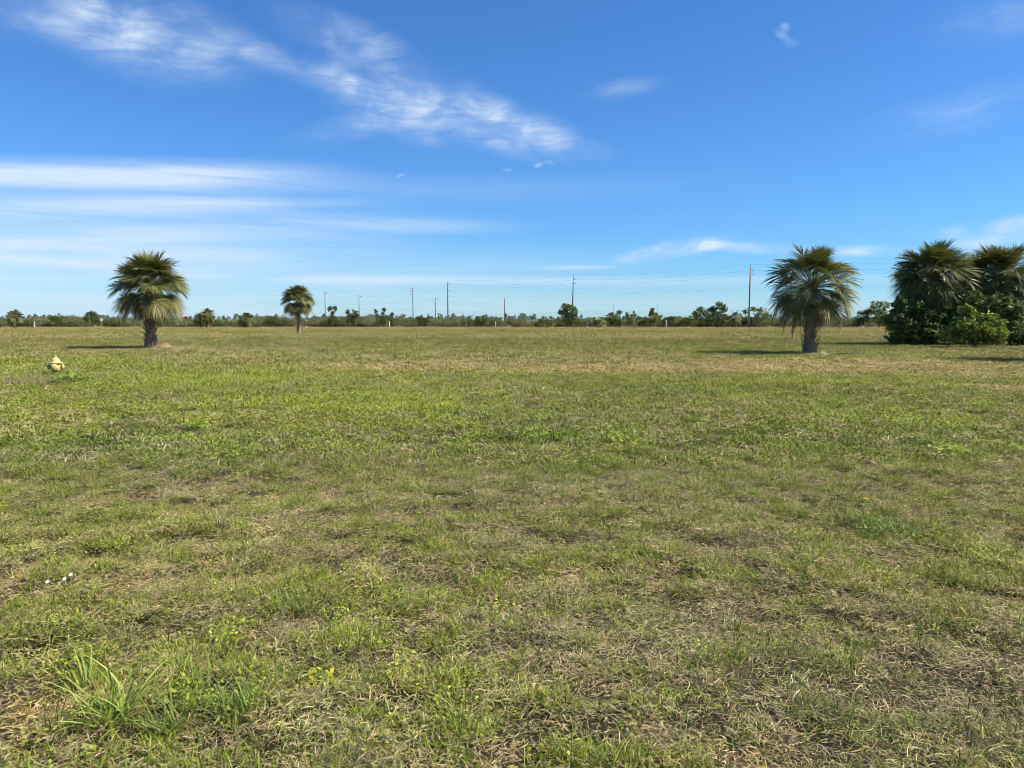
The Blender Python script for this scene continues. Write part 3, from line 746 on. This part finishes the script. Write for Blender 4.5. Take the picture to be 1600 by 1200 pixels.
for lab, px, dd, lobes, sd in [
    ('bush filling the gap between the wispy shrub and the small yellowish tree', 1004, 186, [(1000, 499, 7, 5), (1009, 501, 6, 5), (1004, 505, 10, 5)], 86),
    ('bush between the small yellowish tree and the low spreading tree', 1047, 186, [(1043, 500, 7, 5), (1052, 498, 6, 5), (1047, 505, 12, 5)], 87),
    ('bush between the tallest far tree and the small far palm', 1139, 186, [(1137, 498, 6, 6), (1142, 503, 8, 6)], 88),
    ('bush right of the small far palm at the nearest pole foot', 1160, 187, [(1158, 500, 7, 5), (1165, 503, 8, 6)], 89),
    ('highest rounded scrub crown left of the white sign back', 142, 187, [(137, 496, 8, 6), (146, 492, 7, 5), (141, 489, 4, 3), (150, 500, 9, 7)], 81),
    ('two humped scrub crown between the small left edge palm and the sign back', 88, 188, [(80, 498, 7, 5), (94, 497, 8, 5), (88, 503, 12, 6)], 82),
    ('domed scrub crown between the far bushy palm and the slim palm', 424, 190, [(420, 497, 6, 4), (429, 498, 7, 5), (424, 504, 11, 6)], 83),
    ('scrub crown just right of the left facing pole', 660, 190, [(655, 497, 6, 4), (665, 498, 7, 4), (660, 504, 11, 6)], 84),
    ('low scrub crown left of the lone thin pole', 752, 190, [(748, 498, 6, 4), (757, 500, 8, 5), (750, 505, 10, 5)], 85)]:
    tree('scrub_tree', lab, 'shrub', px, dd, lobes, (.115, .135, .07), sd, .17, 8, 70, .10)

# the thicket under the right palms
D = 50.5
tree('dark_thicket_shrub', 'dark broadleaf shrub forming the left flank of the thicket', 'shrub', 1430, D, [(1412, 480, 15, 16), (1425, 490, 28, 24), (1455, 500, 34, 30), (1410, 508, 26, 20), (1440, 524, 46, 16), (1398, 500, 14, 13), (1470, 520, 36, 20), (1410, 527, 20, 9), (1486, 480, 24, 24), (1500, 505, 22, 24), (1440, 470, 22, 18)], (.10, .135, .052), 70, .13, 9, 210, .14, mat='gloss_leaf', csz=.40, depth=.9, sprays=90)
tree('bright_thicket_shrub', 'sunlit bright green shrub in front of the thicket palms', 'shrub', 1525, D - 4.5, [(1500, 508, 18, 14), (1522, 498, 20, 14), (1545, 506, 18, 16), (1512, 526, 32, 12), (1545, 527, 30, 11), (1510, 487, 10, 9), (1564, 522, 13, 10), (1486, 524, 14, 11), (1530, 515, 26, 14)], (.185, .235, .07), 71, .13, 9, 150, .08, mat='gloss_leaf', csz=.38, depth=.8, sprays=70)
tree('shaded_thicket_shrub', 'dark tangled shrub at the right photo edge under the cut palm', 'shrub', 1580, D - 1, [(1588, 500, 26, 22), (1572, 518, 22, 18), (1606, 520, 26, 18), (1552, 482, 20, 22), (1518, 470, 14, 18), (1600, 534, 24, 8), (1535, 480, 18, 18), (1575, 480, 20, 16)], (.105, .14, .056), 72, .13, 8, 200, .10, mat='gloss_leaf', csz=.40, sprays=60)


# ------------------------------------------------------------------ the far wood: scrub belt and pine horizon, as stuff
def bush_variant(rng, base, h, w, dead=False):
    mb = MB()
    for i in range(5):
        c = (rng.uniform(-.4, .4) * w, rng.uniform(-.4, .4) * w, h * rng.uniform(.25, .7))
        leaf_cloud(mb, rng, c, (w * .42, w * .42, h * .30), 110, .16, np.array(base) * rng.uniform(.7, 1.35), shell=.45)
    for i in range(5):
        an = rng.random() * 6.283; t_ = np.array([math.cos(an) * w * .3, math.sin(an) * w * .3, h * rng.uniform(.8, 1.08)])
        mb.tube([(0, 0, 0), t_ * .5 + [0, 0, .1 * h], t_], [.04, .025, .01], 4, (.7, .62, .5))
    return bpy.data.objects.new('bush_variant', mb.mesh('bush_variant', M['far_leaf']))


def pine_variant(rng, h):
    mb = MB(); mb.tube([(0, 0, 0), (.15, 0, h * .5), (0, .1, h)], [.13, .10, .05], 5, (.15, .12, .10))
    for i in range(6):
        z = h * rng.uniform(.55, 1.0); k = (1.15 - z / h) * 2.4 + .5
        leaf_cloud(mb, rng, (rng.uniform(-.6, .6) * k, rng.uniform(-.6, .6) * k, z), (k * .8, k * .8, h * .07), 26, .42, (.75, .85, .78), shell=.3)
    return bpy.data.objects.new('pine_variant', mb.mesh('pine_variant', M['far_leaf']))


rb = np.random.default_rng(404)
BW = [bush_variant(rb, (1, 1, 1), rb.uniform(1.8, 3.2), rb.uniform(2.0, 3.8)) for _ in range(8)]
n = 1500
bx = rb.uniform(-175, 175, n); by = 190 + rb.random(n) ** 1.4 * 46
pal = np.array([(.13, .138, .078), (.105, .125, .064), (.145, .128, .080), (.085, .108, .055), (.138, .142, .092)])
bt = pal[rb.integers(0, 5, n)] * rb.uniform(.8, 1.2, (n, 1)); sc = rb.uniform(.65, 1.25, n) * (1 + .8 * (fbm(bx * .07, by * .07, 5) - .5))
scatter('scrub_wood', BW, np.stack([bx, by, 0 * bx - .1], 1), rb.integers(0, 8, n), np.stack([0 * bx, 0 * bx, rb.random(n) * 6.28], 1), np.stack([sc, sc, sc], 1), bt,
        'low belt of grey green scrub closing the field along the horizon', 'scrub')
PW = [pine_variant(rb, 6.2) for _ in range(8)]
n = 1500
px_ = rb.uniform(-560, 560, n); py_ = rb.uniform(430, 760, n); sc = rb.uniform(.55, 1.0, n) * (.75 + .5 * vnoise(px_ * .02, py_ * .02, 8))
scatter('pine_wood', PW, np.stack([px_, py_, 0 * px_], 1), rb.integers(0, 8, n), np.stack([0 * px_, 0 * px_, rb.random(n) * 6.28], 1), np.stack([sc, sc, sc], 1),
        np.array((.145, .175, .16)) * rb.uniform(.8, 1.2, (n, 1)), 'distant pines showing their tops above the scrub belt', 'pine wood')


# ------------------------------------------------------------------ utility poles and wires
def pole(label, px, dist, h, arms, lean=0., r=.17, side=1, pin=True, guys=None, group='utility poles'):
    b = wpt(px, 500, dist); root = empty('utility_pole', (b.x, dist, 0)); tag(root, label, 'utility pole', group)
    root.rotation_euler = (0, R(lean), 0)
    mb = MB(); mb.tube([(0, 0, -.3), (0, 0, h * .5), (0, 0, h)], [r * 1.15, r, r * .8], 10); mb.build('shaft', M['pole_wood'], root, True)
    if pin:
        m2 = MB(); m2.tube([(.05, 0, h - .1), (.05, 0, h + .55)], [.03, .03], 6); m2.lathe([(.001, 0), (.09, .02), (.06, .1), (.09, .16), (.001, .2)], 8, (.05, 0, h + .5)); m2.build('pole_top_pin', M['porcelain'], root)
    for a in arms:
        m3 = MB(); m3.tube([(side * r * .8, 0, a), (side * .62, 0, a + .10)], [.05, .045], 6)
        m3.lathe([(.001, -.2), (.10, -.18), (.06, -.1), (.11, -.04), (.06, .03), (.11, .09), (.001, .12)], 8, (side * .68, 0, a + .14)); m3.build('insulator_arm', M['porcelain'], root)
    for gx, gh in guys or ():
        m4 = MB(); m4.tube([(gx, 0, 0), (gx * (1 - gh / h), 0, gh)], [.05, .05], 5); m4.build('guy_guard', M['white_paint'], root)
        m5 = MB(); m5.tube([(gx * (1 - gh / h), 0, gh), (.0, 0, h * .95)], [.012, .012], 4); m5.build('guy_wire', M['wire'], root)
    return root


PL = [(1171, 174, 14.0), (895, 214, 14.1), (699.5, 253, 14.3), (645.5, 300, 13.9)]
pole('nearest and tallest utility pole left of the big round palm', 1170, 174, 13.7, (12.9, 12.0), .4)
pole('leaning utility pole in front of the full dark tree', 894, 200, 13.0, (12.3, 11.3), 1.2)
pole('utility pole with three right arms left of the faint mid pole', 700, 230, 13.2, (12.7, 11.7, 10.7))
pole('utility pole with three arms facing left', 645.5, 245, 12.0, (11.8, 10.9, 10.0), 0, .15, -1, False)
pole('thin utility pole with pale slanted guy guards beside it', 680.5, 238, 9.2, (8.6,), 0, .12, 1, False, guys=[(-2.2, 2.4), (-.9, 2.2)])
pole('lone thin utility pole between the three armed and leaning poles', 788.5, 236, 8.6, (), 0, .13, 1, False)
pole('thin utility pole beside the ragged pines', 561.5, 225, 9.2, (8.7,), 0, .13, 1, False)
pole('leftmost utility pole right of the slim palm', 508.5, 225, 10.3, (9.6,), 0, .13, 1, False)


def wire(label, pts, sag, r=.008):
    mb = MB(); allp = []
    for a, b in zip(pts[:-1], pts[1:]):
        a, b = np.array(a), np.array(b)
        for t in np.linspace(0, 1, 14, endpoint=False): allp.append(a * (1 - t) + b * t - np.array([0, 0, sag * 4 * t * (1 - t)]))
    allp.append(np.array(pts[-1])); mb.tube(allp, r, 4)
    o = mb.build('power_line', M['wire']); tag(o, label, 'power line', 'power lines between the poles')


def W(px, d, z, dx=0.): return (wpt(px, 500, d).x + dx, d, z)


for i, (lab, za, dxx) in enumerate([('topmost power line running over the pole tops', .6, .05), ('second power line from the top, on the upper pole arms', -.65, .7),
                                    ('third power line down, on the lower pole arms', -1.55, .7), ('lowest power line, fixed to the pole shafts', -4.2, .2)]):
    wire(lab, [W(1960, 140, 13.9 + za), W(1172, 174, 13.7 + za, dxx), W(897, 200, 13.0 + za, dxx), W(700, 230, 13.2 + za, dxx), W(645.5, 245, 12.3 + za, -dxx * .8), W(508.5, 300, 12.5 + za)], .7)
wire('thin power line joining the two leftmost poles', [W(300, 226, 9.4), W(508.5, 225, 9.7), W(561.5, 225, 8.8), W(680.5, 238, 8.7)], .6, .007)


def mast(label, px, py, dist, lean=0):
    z = wpt(px, py, dist).z; b = wpt(px, 500, dist)
    root = empty('radio_mast', (b.x, dist, 0)); tag(root, label, 'mast')
    mb = MB()
    for k in range(3):
        an = k * 2.094; mb.tube([(.3 * math.cos(an), .3 * math.sin(an), 0), (.2 * math.cos(an), .2 * math.sin(an), z)], [.05, .04], 4)
    for j in range(24):
        za, zb = z * j / 24, z * (j + 1) / 24; k = j % 3; a1, a2 = k * 2.094, (k + 1) * 2.094
        mb.tube([(.25 * math.cos(a1), .25 * math.sin(a1), za), (.25 * math.cos(a2), .25 * math.sin(a2), zb)], [.03, .03], 4)
    mb.build('lattice', M['galvanised'], root)
    m2 = MB(); m2.tube([(0, 0, z - .2), (0, 0, z + 1.5)], [.05, .03], 5); m2.build('antenna', M['galvanised'], root)


mast('thin far mast behind the small yellowish tree', 1027, 480, 330); mast('thin far mast rising behind the dense round bush', 958.5, 478, 330)


# ------------------------------------------------------------------ signs and marker posts
def octagon(r, n=8): return [(r * math.cos(math.pi / 8 + i * math.pi / 4), r * math.sin(math.pi / 8 + i * math.pi / 4)) for i in range(n)]


def road_sign(label, px, dist, zc, r, red):
    b = wpt(px, 500, dist); root = empty('stop_sign', (b.x, dist, 0)); tag(root, label, 'road sign')
    mb = MB(); mb.box((-.03, .02, -.2), (.03, .07, zc + r * .8)); mb.build('post', M['galvanised'], root)
    o8 = octagon(r); mb = MB()
    V = [(x_, y_, z_) for y_ in (-.012, .012) for x_, z_ in [(p[0], zc + p[1]) for p in o8]]
    Q = [(i, (i + 1) % 8, 8 + (i + 1) % 8, 8 + i) for i in range(8)] + [(0, 1, 2, 3), (0, 3, 4, 7), (4, 5, 6, 7), (11, 10, 9, 8), (15, 12, 11, 8), (15, 14, 13, 12)]
    pl = mb.add(V, Q).build('plate', M['sign_red'] if red else M['white_paint'], root)
    if red:
        rim = MB(); o9, o10 = octagon(r * .98), octagon(r * .90)
        V = [(p[0], -.016, zc + p[1]) for p in o9 + o10]; rim.add(V, [(i, (i + 1) % 8, 8 + (i + 1) % 8, 8 + i) for i in range(8)]).build('border', M['white_paint'], pl)
        cu = bpy.data.curves.new('lettering', 'FONT'); cu.body = 'STOP'; cu.align_x = 'CENTER'; cu.align_y = 'CENTER'; cu.size = r * .78; cu.extrude = .002
        cu.materials.append(M['white_paint'])
        tmp = bpy.data.objects.new('lettering_outline', cu); me = bpy.data.meshes.new_from_object(tmp); bpy.data.objects.remove(tmp)
        t = bpy.data.objects.new('lettering', me); col.objects.link(t); t.parent = pl; t.location = (0, -.018, zc); t.rotation_euler = (R(90), 0, 0)


road_sign('red stop sign on a post at the far field edge right of the palm', 290.5, 176, 2.35, .46, True)
road_sign('white back of a road sign on a post at the far left', 158.5, 174, 1.95, .40, False)


def marker(label, px, dist, h, r, top=0):
    b = wpt(px, 500, dist); root = empty('marker_post', (b.x, dist, 0)); tag(root, label, 'marker post')
    MB().tube([(0, 0, -.1), (0, 0, h)], [r, r], 6).build('post', M['white_paint'], root)
    if top: MB().box((-top, -.03, h - .1), (top, .03, h + .35)).build('marker_plate', M['white_paint'], root)


marker('slim white marker post right of the far palm at the left edge', 53, 172, 1.7, .07)
marker('stubby white marker post right of the slim palm trunk', 479, 172, .55, .12)
marker('pale marker post between the pines and the left facing pole', 608.5, 180, 1.6, .08)
marker('white topped marker post left of the lone thin pole', 774.5, 180, 1.2, .06, .13)
marker('tiny white marker right of the leaning pole', 917, 180, .5, .14)
marker('small white marker at the foot of the dense round bush', 973, 176, .45, .16)
marker('low white marker seen between the big round palm and the thicket', 1349, 172, .55, .16)
marker('pale marker post near the wispy shrub and yellowish tree', 1041, 178, 1.9, .07)


def snag(label, px, dist, pts, r):
    b = wpt(px, 500, dist); root = empty('dead_tree', (b.x, dist, 0)); tag(root, label, 'dead tree')
    for i, pl in enumerate(pts):
        o = np.array([b.x, dist, 0]); P = [np.array(wpt(a, c, dist)) - o for a, c in pl]
        MB().tube(P, np.linspace(r, r * .35, len(P)), 5, (1.6, 1.6, 1.6)).build('trunk' if i == 0 else 'branch', M['bark'], root)


snag('bare dead tree with slanting limbs right of the three armed pole', 728, 184, [[(729, 513), (728, 504), (725, 495), (721, 488)], [(728, 500), (735, 495), (741, 491)]], .14)
snag('short pale dead trunk under the bare slanting limbs', 718, 182, [[(718, 513), (718, 506), (718.5, 500)]], .14)


# ------------------------------------------------------------------ hydrant and the things round it
hx, hy = gpt(88, 586)
H = empty('fire_hydrant', (hx, hy, gz(hx, hy)), R(20)); tag(H, 'pale yellow fire hydrant with rusty foot among the dry weeds', 'fire hydrant')
MB().lathe([(.001, -.05), (.125, -.05), (.125, .06), (.10, .075), (.10, .12), (.001, .12)], 24).build('foot_flange', M['rusty_iron'], H, True)
bd = MB().lathe([(.001, .115), (.115, .12), (.125, .16), (.135, .20), (.14, .30), (.13, .315), (.088, .32), (.088, .355), (.001, .355)], 28).build('barrel', M['hydrant_paint'], H, True)
bn = MB().lathe([(.001, .35), (.19, .35), (.195, .365), (.19, .38), (.125, .385), (.122, .43), (.105, .475), (.07, .515), (.045, .528), (.001, .53)], 28).build('bonnet', M['hydrant_paint'], H, True)
MB().lathe([(.001, .525), (.036, .525), (.030, .585), (.022, .60), (.001, .602)], 5).build('operating_nut', M['hydrant_paint'], bn)
for sg in (-1, 1):
    nz_ = MB().lathe([(.001, sg * .10), (.062, sg * .10), (.062, sg * .165), (.074, sg * .167), (.074, sg * .21), (.04, sg * .217), (.001, sg * .218)], 16, (0, 0, .245), 'x').build('hose_cap', M['hydrant_paint'], H, True)
    MB().lathe([(.001, sg * .215), (.02, sg * .215), (.018, sg * .245), (.001, sg * .246)], 5, (0, 0, .245), 'x').build('cap_nut', M['hydrant_paint'], nz_)
nz_ = MB().lathe([(.001, -.10), (.085, -.10), (.085, -.165), (.098, -.167), (.098, -.21), (.05, -.222), (.001, -.224)], 18, (0, 0, .24), 'y').build('pumper_cap', M['hydrant_paint'], H, True)
MB().lathe([(.001, -.22), (.022, -.22), (.02, -.25), (.001, -.251)], 5, (0, 0, .24), 'y').build('cap_nut', M['hydrant_paint'], nz_)


def plant(name, label, cat, px, py, parts, mat='plant_blade', group=None, sc=1.):
    x_, y_ = gpt(px, py); root = empty(name, (x_, y_, gz(x_, y_) - .005)); tag(root, label, cat, group)
    for pn in ('blades', 'leaves'):
        mb = MB()
        for V, Q, C, tint in parts:
            if (len(V) == len(Q) * 3) == (pn == 'leaves'): mb.add(np.asarray(V) * sc, Q, C * np.array(tint))
        if mb.n: mb.build(pn, M[mat], root)
    return root


rp_ = np.random.default_rng(909)
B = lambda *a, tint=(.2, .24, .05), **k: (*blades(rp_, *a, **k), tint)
LF = lambda *a, tint=(.2, .28, .05): (*leaflets(rp_, *a), tint)
plant('dry_weed', 'greyish purple dry weed clump left in front of the hydrant', 'weed', 52, 600, [B(700, .62, .14, .50, .006, .012, 3, 55, 50, 4, 0, tint=(.26, .195, .135)), B(300, .7, .2, .42, .006, .011, 5, 60, 60, 4, 0, tint=(.40, .30, .22))])
plant('dry_weed', 'smaller brown dry weed right behind the green leafy weed', 'weed', 148, 600, [B(300, .32, .15, .32, .006, .011, 5, 60, 60, 4, 0, tint=(.28, .20, .16))])
plant('leafy_weed', 'green leafy weed clump right in front of the hydrant', 'weed', 112, 600, [LF(500, .5, .06, .05, .32), B(220, .5, .16, .34, .008, .014, 5, 55, 50, 3, 0, tint=(.16, .23, .05))])
sx, sy = gpt(63, 590); o = MB().tube([(0, 0, -.02), (.02, 0, .18), (.03, .0, .32), (.09, 0, .45), (.16, .02, .57), (.19, .02, .60)], [.014, .013, .012, .012, .012, .010], 6, (3.4, 3.2, 2.4)).build('bent_stick', M['bark'])
o.location = (sx, sy, gz(sx, sy)); tag(o, 'pale bent stick standing left of the hydrant', 'stick')
x, y = gpt(254, 545)
mb = MB()
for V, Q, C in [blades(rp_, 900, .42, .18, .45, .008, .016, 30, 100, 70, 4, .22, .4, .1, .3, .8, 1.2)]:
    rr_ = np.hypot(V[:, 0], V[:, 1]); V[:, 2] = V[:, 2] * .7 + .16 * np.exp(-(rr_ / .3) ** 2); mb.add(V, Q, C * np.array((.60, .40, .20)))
o = mb.build('dead_grass_heap', M['dead_frond']); o.location = (x + .1, y + .1, gz(x, y)); tag(o, 'orange tan heap of dead grass at the foot of the left palm', 'grass heap')


def fallen(label, px, py, rz, n=22, L=.75, tint=(.33, .26, .18)):
    x_, y_ = gpt(px, py); mb = MB(); rng = np.random.default_rng(int(px))
    add_frond(mb, rng, (0, 0, .10), rz, R(4), .7, L, n, R(12), .10, tint, tint, spread=1.3, lift=.1)
    V = mb.V[-1]; V[:, 2] = np.maximum(V[:, 2], .02)
    o = mb.build('fallen_frond', M['dead_frond']); o.location = (x_, y_, gz(x_, y_)); tag(o, label, 'palm frond')


fallen('dark dry frond lying in the grass right of the big round palm', 1308, 556, R(-12), tint=(.10, .075, .05))
fallen('pale dead frond lying at the foot of the big round palm', 1262, 557, R(10), 18, .5, (.30, .25, .18))
fallen('dead frond on the ground in front of the dead grass heap', 248, 549, R(15), 18, .5, (.30, .25, .18))

# foreground clumps and flowers
plant('grass_clump', 'broad bladed yellow green grass clump at the lower left', 'grass clump', 172, 1140, [B(70, .085, .14, .34, .007, .013, 3, 46, 55, 6, 0, tint=(.29, .35, .06), colvar=.3), B(40, .10, .06, .16, .005, .009, 20, 75, 50, 4, 0, tint=(.23, .29, .05))])
plant('grass_clump', 'tall few bladed grass clump left behind the broad bladed one', 'grass clump', 135, 1080, [B(16, .04, .14, .27, .008, .013, 4, 40, 50, 6, 0, tint=(.25, .30, .055))])
plant('grass_clump', 'fine bluish green grass clump right of the broad bladed one', 'grass clump', 262, 1135, [B(120, .09, .12, .28, .004, .007, 3, 45, 50, 5, 0, tint=(.20, .255, .05))])
plant('grass_clump', 'fine green grass clump farther right in the lower left corner area', 'grass clump', 372, 1125, [B(130, .11, .10, .22, .004, .007, 3, 50, 50, 5, 0, tint=(.20, .255, .05))])
plant('grass_clump', 'spiky blue green clump on the left half beside pale straw', 'grass clump', 470, 955, [B(110, .10, .12, .30, .004, .007, 3, 38, 50, 5, 0, tint=(.17, .23, .045))])
plant('grass_clump', 'dark green clump in the right half with black shade beneath', 'grass clump', 1385, 845, [B(150, .16, .10, .24, .005, .010, 10, 60, 60, 5, 0, tint=(.12, .19, .035)), LF(120, .2, .024, .02, .08, tint=(.14, .21, .035))])
plant('grass_clump', 'upright fine green clump right of the picture centre', 'grass clump', 1145, 985, [B(34, .06, .10, .27, .003, .005, 2, 34, 45, 5, 0, tint=(.15, .20, .045))])
plant('leafy_weed', 'yellow leaved low weed in the lower middle', 'weed', 500, 1075, [LF(90, .09, .022, .015, .06, tint=(.42, .42, .05))])
plant('leafy_weed', 'bright yellow green weed in the middle of the left field', 'weed', 308, 672, [LF(120, .16, .05, .03, .20, tint=(.27, .34, .05)), B(40, .12, .1, .2, .008, .013, 5, 50, 50, 4, 0, tint=(.3, .38, .05))])
plant('leafy_weed', 'bright lime weed in the right field beside dark green leaves', 'weed', 1482, 712, [LF(160, .2, .05, .03, .13, tint=(.28, .34, .05))])
plant('leafy_weed', 'low lime weed right of the bright left field weed', 'weed', 255, 690, [LF(110, .22, .045, .02, .10, tint=(.25, .33, .05))])
plant('dry_tuft', 'pale bent tuft of dead grass in the left field', 'grass clump', 262, 775, [B(80, .08, .14, .30, .003, .005, 5, 45, 110, 6, 0, tint=(.42, .34, .22))])
plant('dry_tuft', 'short pale straw tuft left of the middle field', 'grass clump', 348, 832, [B(40, .04, .08, .20, .003, .005, 2, 30, 50, 5, 0, tint=(.46, .39, .24))])
for lab, px, py in (('left white flower of the three in the left foreground', 75, 935), ('white flower just left of its smaller neighbour in left foreground', 102, 936), ('smallest upper white flower in the left foreground', 112, 930)):
    x_, y_ = gpt(px, py); root = empty('white_flower', (x_, y_, gz(x_, y_))); tag(root, lab, 'flower')
    MB().tube([(0, 0, 0), (.004, 0, .05), (0, 0, .085)], [.0015, .0013, .0012], 4, (.15, .25, .05)).build('stem', M['plant_blade'], root)
    mb = MB()
    for k in range(7):
        a = k * .898; d = np.array([math.cos(a), math.sin(a) * .6, math.sin(a) * .75 - .05]); s_ = np.array([-math.sin(a), math.cos(a) * .6, math.cos(a) * .75]); c = np.array([0, 0, .088])
        mb.add([c, c + d * .007 + s_ * .005, c + d * .013, c + d * .007 - s_ * .005], [(0, 1, 2, 3)])
    mb.build('petals', M['petal'], root)
for lab, px, py in (('orange dandelion flower in the right field near the lush patch', 1223, 720), ('orange dandelion flower right of centre below the lime weed', 1352, 800)):
    x_, y_ = gpt(px, py); root = empty('dandelion', (x_, y_, gz(x_, y_))); tag(root, lab, 'flower')
    MB().tube([(0, 0, 0), (.006, 0, .06), (0, 0, .12)], [.002, .002, .002], 4, (.15, .25, .05)).build('stem', M['plant_blade'], root)
    mb = MB()
    for k in range(16):
        a = k * 2.4; rr_ = .012 + .012 * (k % 3); d = np.array([math.cos(a), math.sin(a), .5 - .2 * (k % 3)]); s_ = np.array([-math.sin(a), math.cos(a), 0]); c = np.array([0, 0, .12])
        mb.add([c, c + d * rr_ * .6 + s_ * .005, c + d * rr_ * 1.2, c + d * rr_ * .6 - s_ * .005], [(0, 1, 2, 3)])
    mb.build('petals', M['yellow_petal'], root)
